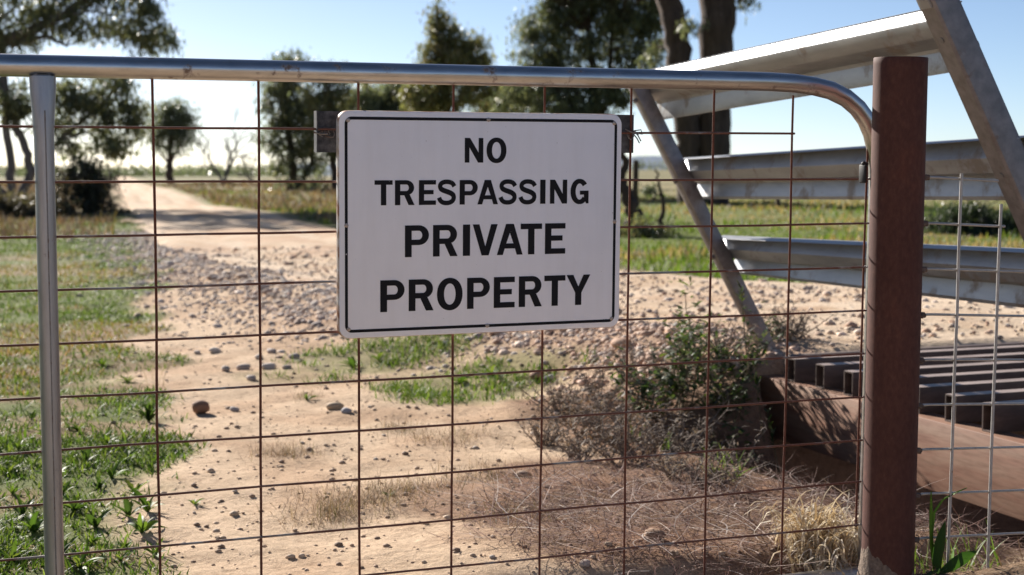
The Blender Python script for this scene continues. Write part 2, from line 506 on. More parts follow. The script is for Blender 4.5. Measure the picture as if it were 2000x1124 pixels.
gx = np.concatenate([-geo(4.0, 3500, 46)[::-1], lines([(-4, -0.5, 50), (-0.5, 4.0, 130), (4.0, 9, 90)]), 9 + geo(0.08, 3500, 66)])
gy = np.concatenate([-geo(2.0, 400, 20)[::-1], lines([(-2, 2.4, 30), (2.4, 8.0, 150), (8.0, 16, 110)]), 16 + geo(0.1, 4200, 120)])
XX, YY = np.meshgrid(gx, gy, indexing='ij')
nx, ny = XX.shape
ZZ = ground_h(XX, YY)
GV = np.stack([XX, YY, ZZ], -1).reshape(-1, 3)
ii = np.arange(nx * ny).reshape(nx, ny)
GF = np.stack([ii[:-1, :-1], ii[1:, :-1], ii[1:, 1:], ii[:-1, 1:]], -1).reshape(-1, 4)
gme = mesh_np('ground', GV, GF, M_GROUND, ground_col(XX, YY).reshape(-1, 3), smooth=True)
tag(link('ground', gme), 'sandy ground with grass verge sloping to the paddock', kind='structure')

# the dirt road: its own sheet, a little above the ground, sinking into it along ragged edges
ry = np.concatenate([lines([(4.97, 14, 190)]), 14 + geo(0.06, 240, 90)])
rt = np.linspace(-0.08, 1.08, 70)
RV = []; RC = []
for y in ry:
    xl = road_l(y); xr = road_r(y); x = xl + (xr - xl) * rt
    yy = np.full_like(x, y)
    z0 = base_h(x, yy) + (fbm(x, yy, 0.12, 3, 5) - 0.5) * 0.35 * sstep(12, 40, np.hypot(x, y)) * (1 - sstep(90, 200, np.hypot(x, y)))
    nz = (fbm(x, yy, 2.0, 4, 71) - 0.5) * 0.05 + (fbm(x, yy, 11, 3, 72) - 0.5) * 0.018
    rut = -0.03 * (np.exp(-((rt - 0.28) / 0.09) ** 2) + np.exp(-((rt - 0.72) / 0.09) ** 2)) * sstep(7, 10, y)
    edge = -0.10 * (1 - sstep(-0.08, 0.05, rt)) - 0.10 * sstep(0.95, 1.08, rt)
    RV.append(np.stack([x, yy, z0 + 0.022 + nz * 0.6 + rut + edge], -1))
    n2 = fbm(x, yy, 3.1, 4, 73)
    cc = mix(ROADC, ROADC * np.array([0.86, 0.79, 0.72]), sstep(0.42, 0.7, n2))
    cc = mix(cc, np.array([0.46, 0.30, 0.20]), 0.55 * sstep(0.5, 0.7, fbm(x, yy, 0.9, 3, 74)))
    RC.append(cc)
RV = np.array(RV); na, nb = RV.shape[:2]
ii = np.arange(na * nb).reshape(na, nb)
RF = np.stack([ii[:-1, :-1], ii[:-1, 1:], ii[1:, 1:], ii[1:, :-1]], -1).reshape(-1, 4)
tag(link('dirt_road', mesh_np('dirt_road', RV.reshape(-1, 3), RF, M_GROUND, np.array(RC).reshape(-1, 3), smooth=True)),
    'pale sandy farm road running away beyond the cattle grid', kind='structure')

# far hills
def hill(name, px0, px1, top, dist, label):
    a0 = YAW + math.atan((px0 - 1000) / FPX); a1 = YAW + math.atan((px1 - 1000) / FPX)
    V = []; n = 60
    for i in range(n + 1):
        t = i / n; a = a0 + (a1 - a0) * t
        prof = math.sin(math.pi * t) ** 0.7 * (0.75 + 0.5 * float(fbm(t * 6, dist, 1, 3, 5)))
        for d, h in ((dist, -30), (dist + 250, top * prof), (dist + 700, -30)):
            V.append((math.sin(a) * d, math.cos(a) * d, h))
    F = []
    for i in range(n):
        for k in range(2): F.append((i * 3 + k, i * 3 + 3 + k, i * 3 + 4 + k, i * 3 + 1 + k))
    me = mesh_np(name, V, F, M_HILL, smooth=True)
    tag(link(name, me), label, kind='structure')


M_HILL = mat_rough('haze tinted hill', [(0.3, (0.085, 0.125, 0.19)), (0.7, (0.12, 0.165, 0.235))], 0.01, 0.95, 0.0, 0.1)  # blue of the distant haze is mixed into the hill colour
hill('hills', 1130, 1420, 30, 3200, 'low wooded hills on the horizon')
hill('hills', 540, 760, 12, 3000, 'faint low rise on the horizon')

# ------------------------------------------------------------------ gate frame of reference (the gate and posts lean 1.2 degrees)
GROT = np.array([[0.9999997460522322, 0.0006815297812615695, -0.00020835697308777684],
                 [-0.000685788573392021, 0.9997755898767628, -0.021173086232369576],
                 [0.00019388012684519104, 0.02117322374434294, 0.9997758033713201]])
GORG = np.array([0.29646597, 2.96735526, 1.07393897])
MG = Matrix([[*GROT[0], GORG[0]], [*GROT[1], GORG[1]], [*GROT[2], GORG[2]], [0, 0, 0, 1]])


def l2w(q): return GROT @ np.asarray(q, float) + GORG


class Thing:
    """an Empty at the base of a thing, parts are built in the gate's own coordinates"""
    def __init__(self, name, base, label, cat, group=None, frame=MG):
        self.base = np.asarray(base, float)
        self.o = empty(name, frame @ Matrix.Translation(Vector(base)))
        tag(self.o, label, cat, group)
    def part(self, name, mb, mat, smooth=40, bevel=0, parent=None, label=None):
        mb.v = [tuple(np.asarray(p) - self.base) for p in mb.v]
        o = link(name, mb.mesh(name, mat, smooth, bevel), parent or self.o)
        if label: o['label'] = label
        return o


# ------------------------------------------------------------------ the gate
gate = Thing('farm_gate', (0, 0, -1.143), 'tubular steel farm gate filled with rusty wire mesh', 'gate')
rail_z = lambda x: 0.0105 + 0.0022 * (x + 0.07)
m = MB()
path = [(-1.52, 0, 0.008), (-0.8, 0, rail_z(-0.8)), (0, 0, rail_z(0)), (0.7, 0, rail_z(0.7)), (1.4, 0, rail_z(1.4)), (1.53, 0, 0.0138)]
curve = [(1.53, 0.0138), (1.5974, 0.0117), (1.648, 0.0065), (1.695, -0.0025), (1.735, -0.018), (1.767, -0.040), (1.791, -0.066), (1.808, -0.097), (1.820, -0.135), (1.826, -0.175), (1.828, -0.22)]
path += [(x, 0, z) for x, z in curve[1:]] + [(1.828, 0, -0.6), (1.828, 0, -1.1)]
m.tube(path, 0.0205, 24)
gate.part('top_rail', m, M_PIPE, 60)
m = MB(); m.tube([(-1.8, 0, -1.122), (0, 0, -1.122), (1.808, 0, -1.119)], 0.0205, 20)
gate.part('bottom_rail', m, M_PIPE, 60)
m = MB(); m.tube([(-1.52, 0, 0.008), (-1.64, 0, 0.0), (-1.73, 0, -0.035), (-1.785, 0, -0.095), (-1.80, 0, -0.18), (-1.80, 0, -1.1)], 0.0205, 16)
gate.part('hinge_stile', m, M_PIPE, 60)
m = MB()
zs = [-0.008, -0.03, -0.055, -0.085, -0.12, -0.2, -0.5, -0.9, -1.105]
wd = [1.32, 1.30, 1.22, 1.10, 1.02, 1, 1, 1, 1]; dp = [0.5, 0.62, 0.8, 0.94, 1.0, 1, 1, 1, 1]
m.tube([(0.000 + 0.0035 * (-z), -0.0135, z) for z in zs], 0.0178, 20, squash=[(wd[i], dp[i]) for i in range(len(zs))])
up = gate.part('upright', m, M_UPRIGHT, 60)
m = MB(); m.tube([(0.001 + 0.0035 * (-z), -0.0135 - 0.0176, z) for z in (-0.07, -0.12, -0.2, -0.5, -0.9, -1.1)], [0.0012] * 6, 6)
gate.part('seam', m, M_BAR, 60, parent=up)
m = MB(); m.tube([(-0.016, -0.006, -0.0075), (-0.008, -0.017, -0.009), (0.008, -0.017, -0.009), (0.016, -0.006, -0.0075)], 0.0035, 6)
gate.part('weld_bead', m, M_UPRIGHT, 60, parent=up)


def wob(p0, p1, n, amp, seed):
    p0 = np.array(p0, float); p1 = np.array(p1, float); out = []
    for i in range(n + 1):
        t = i / n; q = p0 + (p1 - p0) * t
        a = (float(fbm(t * n * 0.45 + seed * 3.1, seed, 1, 2, 5)) - 0.5) * 2 * amp
        b_ = (float(fbm(t * n * 0.45 + seed * 5.7, seed + 40, 1, 2, 6)) - 0.5) * 2 * amp
        q = q + np.array([b_ if abs(p1[2] - p0[2]) > abs(p1[0] - p0[0]) else 0, a * 0.7, a if abs(p1[0] - p0[0]) > abs(p1[2] - p0[2]) else 0])
        out.append(q)
    return out


for j in range(1, 11):
    x1 = 1.604 if j == 1 else 1.806
    m = MB(); m.tube(wob((-1.79, 0.0, -0.1 * j), (x1, 0.0, -0.1 * j), 26, 0.0022, j), 0.0024, 8)
    gate.part('horizontal_wire', m, M_HWIRE, 60)
for i in range(-8, 10):
    if i == 0: continue
    top = -0.002 if i <= 7 else (-0.0145 if i == 8 else -0.10)
    bot = -1.108 if i < 9 else -1.006
    m = MB(); m.tube(wob((0.2 * i, 0.0046, top), (0.2 * i, 0.0046, bot), 12, 0.0016, i + 30), 0.0026, 8)
    gate.part('vertical_wire', m, M_RUSTWIRE, 60)

# ------------------------------------------------------------------ the sign
sign = Thing('warning_sign', (0.8587, -0.015, -0.511), 'white rectangular sign with black lettering fixed to the gate mesh', 'sign')
SX0, SX1, SZ0, SZ1 = 0.5515, 1.1660, -0.5110, -0.0620
SY = -0.024                                      # face of the panel


def rrect(x0, z0, x1, z1, r, n=8):
    pts = []
    for cx, cz, a0 in ((x1 - r, z0 + r, -90), (x1 - r, z1 - r, 0), (x0 + r, z1 - r, 90), (x0 + r, z0 + r, 180)):
        for k in range(n + 1):
            a = math.radians(a0 + 90 * k / n); pts.append((cx + r * math.cos(a), cz + r * math.sin(a)))
    return pts


outer = rrect(SX0, SZ0, SX1, SZ1, 0.022)
outer1 = rrect(SX0 + 0.0012, SZ0 + 0.0012, SX1 - 0.0012, SZ1 - 0.0012, 0.021)
inner = rrect(SX0 + 0.0035, SZ0 + 0.0035, SX1 - 0.0035, SZ1 - 0.0035, 0.019)
n = len(outer)
m = MB()
m.add([(x, SY, z) for x, z in inner] + [(x, SY + 0.0010, z) for x, z in outer1], [tuple(range(n))] + [(k, n + k, n + (k + 1) % n, (k + 1) % n) for k in range(n)])
panel = sign.part('panel', m, M_WHITE, 60)
m = MB()
m.add([(x, SY + 0.0010, z) for x, z in outer1] + [(x, SY + 0.004, z) for x, z in outer] + [(x, SY + 0.017, z) for x, z in outer] + [(x, SY + 0.017, z) for x, z in inner] + [(x, SY + 0.003, z) for x, z in inner],
      [(a * n + k, (a + 1) * n + k, (a + 1) * n + (k + 1) % n, a * n + (k + 1) % n) for a in range(4) for k in range(n)])
sign.part('folded_rim', m, M_SIGNEDGE, 50, label='folded steel edge with chipped paint and rust')
bo = rrect(SX0 + 0.0120, SZ0 + 0.0120, SX1 - 0.0120, SZ1 - 0.0120, 0.014); bi = rrect(SX0 + 0.0180, SZ0 + 0.0180, SX1 - 0.0180, SZ1 - 0.0180, 0.0085)
m = MB(); m.add([(x, SY - 0.0004, z) for x, z in bo] + [(x, SY - 0.0004, z) for x, z in bi], [(k, (k + 1) % n, n + (k + 1) % n, n + k) for k in range(n)])
sign.part('border_line', m, M_BLACK, None)


# glyph outlines in a box w x 1 (bold grotesque)
def arc(cx, cy, rx, ry, a0, a1, n=14, p=2.0):
    out = []
    for k in range(n + 1):
        a = math.radians(a0 + (a1 - a0) * k / n); c_, s_ = math.cos(a), math.sin(a)
        out.append((cx + rx * math.copysign(abs(c_) ** (2 / p), c_), cy + ry * math.copysign(abs(s_) ** (2 / p), s_)))
    return out


def stroke(path, th):
    L_, R_ = [], []
    for i, q in enumerate(path):
        a = path[max(i - 1, 0)]; c_ = path[min(i + 1, len(path) - 1)]
        dx, dy = c_[0] - a[0], c_[1] - a[1]; l = math.hypot(dx, dy) + 1e-9
        h = th[i] / 2
        L_.append((q[0] - dy / l * h, q[1] + dx / l * h)); R_.append((q[0] + dy / l * h, q[1] - dx / l * h))
    return L_ + R_[::-1]


def glyph(ch, w):
    s, t = 0.222, 0.178                         # stem and bar thickness
    if ch == 'I': return [[(0, 0), (w, 0), (w, 1), (0, 1)]]
    if ch == 'T': return [[(w / 2 - s / 2, 0), (w / 2 + s / 2, 0), (w / 2 + s / 2, 1 - t), (w, 1 - t), (w, 1), (0, 1), (0, 1 - t), (w / 2 - s / 2, 1 - t)]]
    if ch == 'E': return [[(0, 0), (w, 0), (w, t), (s, t), (s, 0.43), (w * 0.86, 0.43), (w * 0.86, 0.60), (s, 0.60), (s, 1 - t), (w, 1 - t), (w, 1), (0, 1)]]
    if ch == 'N': q = 0.20; return [[(0, 0), (q, 0), (q, 0.62), (w - q * 1.12, 0), (w, 0), (w, 1), (w - q, 1), (w - q, 0.40), (q * 1.12, 1), (0, 1)]]
    if ch == 'V': return [[(w / 2 - 0.12, 0), (w / 2 + 0.12, 0), (w, 1), (w - 0.225, 1), (w / 2 + 0.005, 0.29), (0.225, 1), (0, 1)]]
    if ch == 'Y': return [[(w / 2 - s / 2, 0), (w / 2 + s / 2, 0), (w / 2 + s / 2, 0.41), (w, 1), (w - 0.24, 1), (w / 2, 0.61), (0.24, 1), (0, 1), (w / 2 - s / 2, 0.41)]]
    if ch == 'A': return [[(0, 0), (0.205, 0), (0.27, 0.205), (w - 0.27, 0.205), (w - 0.205, 0), (w, 0), (w / 2 + 0.135, 1), (w / 2 - 0.135, 1)],
                          [(w / 2, 0.72), (w / 2 + 0.125, 0.37), (w / 2 - 0.125, 0.37)]]
    if ch in 'PR':
        b0 = 0.375 if ch == 'P' else 0.395; ro = (1 - b0) / 2; cy = (1 + b0) / 2; ri = ro - 0.172; rx = min(ro * 1.08, w - s - 0.08)
        wb = w if ch == 'P' else w * 0.975
        o = [(0, 0), (s, 0), (s, b0)]
        if ch == 'R':
            o = [(0, 0), (s, 0), (s, b0), (w * 0.47, b0), (w - 0.252, 0), (w, 0), (w * 0.735, b0 + 0.055)]
            a = arc(wb - rx, cy, rx, ro, -62, 90)
        else:
            a = arc(wb - rx, cy, rx, ro, -90, 90)
        o = o + a + [(0, 1)]
        irx = rx - 0.222
        i_ = [(s, cy - ri)] + arc(wb - rx, cy, max(irx, 0.05), ri, -90, 90) + [(s, cy + ri)]
        return [o, i_]
    if ch == 'O':
        return [arc(w / 2, 0.5, w / 2, 0.52, 0, 360, 48, 2.15)[:-1], arc(w / 2, 0.5, w / 2 - 0.235, 0.52 - 0.180, 0, 360, 48, 2.1)[:-1]]
    if ch == 'S':
        k = w; pts = []; th = []
        key = [(0.90, 0.745), (0.80, 0.862), (0.66, 0.915), (0.50, 0.930), (0.34, 0.915), (0.20, 0.850), (0.155, 0.745), (0.205, 0.645), (0.36, 0.575), (0.54, 0.525),
               (0.72, 0.465), (0.845, 0.375), (0.865, 0.270), (0.805, 0.160), (0.66, 0.090), (0.49, 0.070), (0.31, 0.090), (0.175, 0.165), (0.10, 0.290)]
        P = np.array(key); tt = np.linspace(0, len(key) - 1, 60)
        # Catmull-Rom through the key points
        for q in tt:
            i = min(int(q), len(key) - 2); u_ = q - i
            p0, p1, p2, p3 = P[max(i - 1, 0)], P[i], P[i + 1], P[min(i + 2, len(key) - 1)]
            v = 0.5 * ((2 * p1) + (-p0 + p2) * u_ + (2 * p0 - 5 * p1 + 4 * p2 - p3) * u_ ** 2 + (-p0 + 3 * p1 - 3 * p2 + p3) * u_ ** 3)
            pts.append((v[0] * k, v[1])); 
            mid = abs(q / (len(key) - 1) - 0.5)
            th.append(0.205 if mid < 0.12 else 0.185)
        return [stroke(pts, th)]
    if ch == 'G':
        c = [arc(w / 2, 0.5, w / 2 - 0.115, 0.435, 38, 322, 44, 2.1)]
        th = [0.19 + 0.04 * abs(math.cos(math.radians(38 + 284 * i / 44))) for i in range(45)]
        o = stroke(c[0], th)
        bar = [(w * 0.52, 0.37), (w * 0.52, 0.535), (w, 0.535), (w, 0.0), (w - 0.115, 0.0), (w - 0.15, 0.10), (w - 0.215, 0.18), (w - 0.215, 0.37)]
        return [o], [bar]
    raise ValueError(ch)


def fill_mesh(name, polys, mat, depth=0.0003):
    cu = bpy.data.curves.new(name, 'CURVE'); cu.dimensions = '2D'; cu.fill_mode = 'BOTH'; cu.extrude = depth
    for poly in polys:
        sp = cu.splines.new('POLY'); sp.points.add(len(poly) - 1); sp.use_cyclic_u = True
        for i, (x, y) in enumerate(poly): sp.points[i].co = (x, y, 0, 1)
    ob = bpy.data.objects.new(name, cu); COL.objects.link(ob)
    dg = bpy.context.evaluated_depsgraph_get()
    me = bpy.data.meshes.new_from_object(ob.evaluated_get(dg)); me.name = name
    bpy.data.objects.remove(ob, do_unlink=True)
    me.materials.clear(); me.materials.append(mat)
    return me


ROT_UP = Matrix.Rotation(math.radians(90), 4, 'X')       # xy plane -> xz plane facing -Y
ROWS = [('NO', [(0.8139, 0.8537), (0.861, 0.9042)], -0.1634, -0.1138),
        ('TRESPASSING', [(0.6243, 0.6616), (0.6666, 0.7075), (0.7166, 0.7526), (0.7551, 0.796), (0.8033, 0.8422), (0.8418, 0.8864), (0.888, 0.9282), (0.932, 0.9722), (0.98, 0.9918), (1.0021, 1.0407), (1.0487, 1.0897)], -0.2478, -0.1984),
        ('PRIVATE', [(0.6875, 0.738), (0.7467, 0.7993), (0.8108, 0.8262), (0.832, 0.8863), (0.8849, 0.9418), (0.9372, 0.9848), (0.9919, 1.0378)], -0.3517, -0.2883),
        ('PROPERTY', [(0.6361, 0.6867), (0.6956, 0.7482), (0.7556, 0.8104), (0.8204, 0.8699), (0.8788, 0.925), (0.9342, 0.986), (0.9914, 1.039), (1.0419, 1.096)], -0.4602, -0.3968)]
for word, xs, z0, z1 in ROWS:
    H = z1 - z0
    for ch, (a, b_) in zip(word, xs):
        w = (b_ - a) / H
        g = glyph(ch, w)
        groups = g if isinstance(g, tuple) else (g,)
        mes = [fill_mesh('letter', [[(x * H, y * H) for x, y in poly] for poly in gr], M_BLACK) for gr in groups]
        o = link('letter', mes[0], panel)
        o.matrix_local = Matrix.Translation(Vector((a, SY - 0.0004, z0)) - Vector(sign.base)) @ ROT_UP
        for k, extra in enumerate(mes[1:]):
            bm = bmesh.new(); bm.from_mesh(mes[0])
            for v in extra.vertices: v.co.z += 0.00012
            bm.from_mesh(extra); bm.to_mesh(mes[0]); bm.free()


def small_text(body, x, z, size):
    cu = bpy.data.curves.new('small_print', 'FONT'); cu.body = body; cu.size = size; cu.extrude = 0.0001
    ob = bpy.data.objects.new('small_print', cu); COL.objects.link(ob)
    dg = bpy.context.evaluated_depsgraph_get(); me = bpy.data.meshes.new_from_object(ob.evaluated_get(dg))
    bpy.data.objects.remove(ob, do_unlink=True); me.materials.clear(); me.materials.append(M_BLACK)
    o = link('small_print', me, panel)
    o.matrix_local = Matrix.Translation(Vector((x, SY - 0.0004, z)) - Vector(sign.base)) @ ROT_UP


small_text('AUST WIDE', 0.5945, -0.4975, 0.0058)
small_text('248', 1.1275, -0.4960, 0.0052)
for x in (SX0 + 0.019, (SX0 + SX1) / 2 + 0.006, SX1 - 0.019):
    for z in (SZ0 + 0.019, (SZ0 + SZ1) / 2, SZ1 - 0.019):
        mid = abs(x - (SX0 + SX1) / 2) < 0.02
        if mid and abs(z - (SZ0 + SZ1) / 2) < 0.05: continue
        xx, zz = x, z
        if mid: zz = SZ0 + 0.015 if z < -0.3 else SZ1 - 0.015
        elif abs(z - (SZ0 + SZ1) / 2) < 0.05: xx = SX0 + 0.015 if x < 0.8 else SX1 - 0.015
        m = MB(); m.tube([(xx, SY, zz), (xx, SY - 0.0012, zz), (xx, SY - 0.0020, zz)], [0.0042, 0.0042, 0.0026], 10)
        sign.part('screw', m, M_SCREW, 50)
# mounting bar behind the wires, its ends showing past the panel, with twists of tie wire
m = MB()
m.prism([(0, -0.0807), (0.003, -0.0807), (0.003, 0), (0, 0)], (0.5125, 0.011, -0.0635), (1.2105, 0.011, -0.0625), (0, 1, 0), (0, 0, 1))
m.prism([(0, -0.0807), (0.0025, -0.0807), (0.0025, 0), (0, 0)], (0.5125, 0.011, -0.0635), (0.5125, -0.006, -0.0635), (1, 0, 0), (0, 0, 1))
bar = sign.part('mounting_bar', m, M_OLDBAR, 40)


def curl(cx, cz, seed, n, r, col, side):
    rs = random.Random(seed); pts = []
    for k in range(n):
        a = k / n * math.tau * 2.4
        pts.append((cx + r * math.cos(a) * rs.uniform(.6, 1.2) + side * 0.0006 * k, 0.0045 - 0.0085 * math.cos(a * 0.5 + 0.6), cz + r * math.sin(a) * rs.uniform(.6, 1.3)))
    return pts


for cx, cz, sd, side in ((0.5285, -0.108, 3, 1), (1.2085, -0.105, 4, -1)):
    m = MB(); m.tube(curl(cx, cz, sd, 26, 0.0085, None, side), 0.0013, 6)
    if side < 0:
        m.tube([(1.203, -0.004, -0.096), (1.210, -0.010, -0.106), (1.2165, -0.012, -0.118)], 0.0013, 6)
        m.tube([(1.200, -0.004, -0.100), (1.208, -0.011, -0.113), (1.2125, -0.013, -0.1225)], 0.0013, 6)
        m.tube([(1.186, 0.002, -0.093), (1.198, -0.006, -0.100), (1.2215, -0.008, -0.103), (1.2205, -0.003, -0.094), (1.208, 0.004, -0.096)], 0.0013, 6)
    else:
        m.tube([(0.507, -0.003, -0.105), (0.520, -0.010, -0.109), (0.534, -0.010, -0.108)], 0.0016, 6)
    sign.part('tie_wire', m, M_BAR, 60)

# ------------------------------------------------------------------ corner post
post = Thing('corner_post', (1.7645, -0.168, -1.15), 'thick rust brown steel pipe post at the end of the gate', 'post')
PX = lambda z: 1.757 + 0.0075 * (0.064 - z) / 1.114
PR = 0.0573
m = MB()
zs = [0.0645, 0.063, 0.05, -0.1, -0.3, -0.5, -0.7, -0.9, -1.05, -1.18]
n = 40; V = []; F = []
for i, z in enumerate(zs):
    r_ = PR - (0.0012 if i == 0 else 0)
    for k in range(n):
        a = math.tau * k / n; V.append((PX(z) + r_ * math.cos(a), -0.168 + r_ * math.sin(a), z))
for r_, z in ((PR - 0.005, 0.0645), (PR - 0.005, -0.6)):
    for k in range(n):
        a = math.tau * k / n; V.append((PX(z) + r_ * math.cos(a), -0.168 + r_ * math.sin(a), z))
nz = len(zs)
for i in range(nz - 1):
    for k in range(n): F.append((i * n + k, (i + 1) * n + k, (i + 1) * n + (k + 1) % n, i * n + (k + 1) % n))
for k in range(n):
    k2 = (k + 1) % n
    F.append((k, k2, nz * n + k2, nz * n + k)); F.append((nz * n + k, nz * n + k2, (nz + 1) * n + k2, (nz + 1) * n + k))
m.add(V, F)
post.part('pipe', m, M_POST, 50)
m = MB()
V = []; F = []; n = 72
rs = random.Random(5)
prof = [(-0.97, -0.004), (-1.0, -0.001), (-1.02, 0.001), (-1.04, 0.003), (-1.06, 0.006), (-1.075, 0.009), (-1.09, 0.013), (-1.115, 0.02), (-1.17, 0.03)]
for z, dr in prof:
    for k in range(n):
        a = math.tau * k / n
        side = max(0.0, math.cos(a - math.pi * 0.93)) ** 0.7             # piled up on the gate side
        r_ = PR + dr * (0.25 + 0.75 * side) * (0.5 + float(fbm(a * 2.2, z * 22, 1, 3, 9))) * rs.uniform(.9, 1.1) - (0.006 * (1 - side) if z > -1.06 else 0)
        V.append((PX(z) + r_ * math.cos(a), -0.168 + r_ * math.sin(a), z + 0.05 * (float(fbm(a * 3, z * 5, 1, 3, 19)) - .5)))
for i in range(len(prof) - 1):
    for k in range(n): F.append((i * n + k, (i + 1) * n + k, (i + 1) * n + (k + 1) % n, i * n + (k + 1) % n))
m.add(V, F)
post.part('concrete_footing', m, M_CONCRETE, 60, label='crumbly concrete heaped against the foot of the post')
m = MB(); m.box((1.702, -0.128, -0.205), (1.7085, -0.104, -0.165)); m.tube([(1.703, -0.116, -0.160), (1.706, -0.116, -0.163), (1.716, -0.12, -0.165)], 0.005, 8)
post.part('latch_lug', m, M_DARKBRACKET, 40, 0.003)
mesh_z = [-0.19 - 0.0996 * k for k in range(9)]
for z in mesh_z:
    m = MB()
    cx, cy = PX(z) + 0.048, -0.168 - 0.033
    for q in range(4):
        a = q * 1.7 + z * 30
        m.tube([(cx + 0.004 * math.cos(a) - 0.005, cy + 0.002, z + 0.004 * math.sin(a)), (cx + 0.004 * math.cos(a) + 0.003, cy - 0.002, z + 0.003 * math.sin(a) - 0.001), (cx + 0.012, cy + 0.004, z - 0.001)], [0.0025, 0.0045, 0.002], 6)
    post.part('weld_blob', m, M_RHS, 60)

# ------------------------------------------------------------------ mesh panel between the post and the wing
mp = Thing('mesh_panel', (1.95, -0.190, -1.13), 'galvanised square wire mesh panel welded to the rusty post', 'mesh panel')
xs_v = [1.9035, 2.013, 2.126, 2.235, 2.345]
tops = [-0.183, -0.250, -0.46, -0.66, -0.86]
for i, z in enumerate(mesh_z):
    xe = np.interp(-z, [0.18, 0.28, 0.4, 0.95], [2.005, 2.022, 2.12, 2.40])
    p = [(1.803, -0.1985, z)] + [(x, -0.1935, z - 0.05 * (x - 1.82)) for x in np.linspace(1.84, xe, 8)]
    m = MB(); m.tube(p, 0.0029, 8); mp.part('horizontal_wire', m, M_WIRE, 60)
for x, t in zip(xs_v, tops):
    m = MB(); m.tube([(x + (random.random() - .5) * 0.003, -0.1995, z) for z in np.linspace(t, -1.10, 7)], 0.0034, 8)
    mp.part('vertical_wire', m, M_WIRE, 60)

# ------------------------------------------------------------------ cattle grid
WD = np.array([-0.05324823, -0.99858131, 0.0])          # along the edge beam, towards the camera
WO = np.array([-0.99858131, 0.05324823, 0.0])           # outwards, away from the road
ZT = 0.13
I4 = Matrix.Identity(4)
beamA = np.array([3.04246, 4.94587, ZT])
grid = Thing('cattle_grid', (5.2, 3.4, -0.09), 'rusty steel cattle grid of square tubes across the road', 'cattle grid', frame=I4)
hb = 0.217
m = MB()
prof = [(0, 0), (-0.09, 0), (-0.09, -0.012), (-0.009, -0.012), (-0.009, -hb + 0.012), (-0.09, -hb + 0.012), (-0.09, -hb), (0, -hb)]
m.prism(prof, beamA - WD * 0.10, beamA + WD * 3.3, WO, (0, 0, 1))
grid.part('side_beam', m, M_BEAM, 35, 0.003)
m = MB(); far = beamA + np.array([4.45, 0.0, 0])
m.prism([(-a, b_) for a, b_ in prof], far - WD * 0.10, far + WD * 3.3, WO, (0, 0, 1)); grid.part('side_beam', m, M_BEAM, 35, 0.003)
for xm in (1.5, 3.0):
    m = MB(); q = beamA + np.array([xm, 0, -0.001]); m.prism([(-0.05, -hb), (0.05, -hb), (0.05, 0), (-0.05, 0)], q, q + WD * 3.2, WO, (0, 0, 1)); grid.part('cross_bearer', m, M_RHS, 35, 0.003)
bar_y = [4.806, 4.617, 4.425, 4.232, 4.040, 3.847, 3.660, 3.465, 3.27, 3.08, 2.89, 2.70, 2.51, 2.32, 2.13]
for k, y in enumerate(bar_y):
    m = MB(); H_, W_ = 0.083, 0.052
    x0 = 3.045 + (y - 4.9) * 0.053 + random.uniform(-.006, .01) + 0.02; x1 = x0 + 4.36
    o2 = [(0, 0), (W_, 0), (W_, H_), (0, H_)]; t_ = 0.0045; i2 = [(t_, t_), (W_ - t_, t_), (W_ - t_, H_ - t_), (t_, H_ - t_)]
    V = [(x, y - a, ZT + 0.001 + b_) for x in (x0, x1) for a, b_ in o2] + [(x, y - a, ZT + 0.001 + b_) for x in (x0, x0 + 0.5) for a, b_ in i2]
    F = [(q, (q + 1) % 4, 4 + (q + 1) % 4, 4 + q) for q in range(4)] + [(8 + q, 8 + (q + 1) % 4, 12 + (q + 1) % 4, 12 + q) for q in range(4)]
    F += [(q, (q + 1) % 4, 8 + (q + 1) % 4, 8 + q) for q in range(4)] + [(4, 5, 6, 7), (12, 13, 14, 15)]
    m.add(V, F); o = grid.part('bar', m, [M_RHS, M_RHSTOP], 35)
    for p in o.data.polygons:
        if p.normal.z > 0.9 and p.center.z > 0.1: p.material_index = 1
m = MB(); m.box((3.13, 4.895, -0.09), (7.5, 4.935, 0.208)); grid.part('end_plate', m, M_RHS, 35, 0.004)

# ------------------------------------------------------------------ wing of the grid
wbase = np.array([3.19814635, 5.25688008, ZT]); wtop = np.array([2.60363632, 5.28858166, 1.20240399])
WS = (wtop - wbase) / np.linalg.norm(wtop - wbase)       # up the slope
WT = np.cross(WD, WS); WT /= np.linalg.norm(WT)
if WT[0] > 0: WT = -WT                                   # outward normal
wing = Thing('grid_wing', tuple(wbase + WD * 1.1), 'leaning galvanised guard wing with three ridged rails beside the cattle grid', 'guard wing', frame=I4)


def wp(a, s, t): return wbase + WD * a + WS * s + WT * t


def leg(a0, wa, wt, s0, s1):
    m = MB()
    m.prism([(0, -wt), (wa, -wt), (wa, 0), (0, 0)], wp(a0, s0, 0), wp(a0, s1, 0), WD, WT)
    return m


wing.part('leg', leg(0.085, 0.055, 0.055, -0.12, 1.225), M_LEG, 35, 0.004)
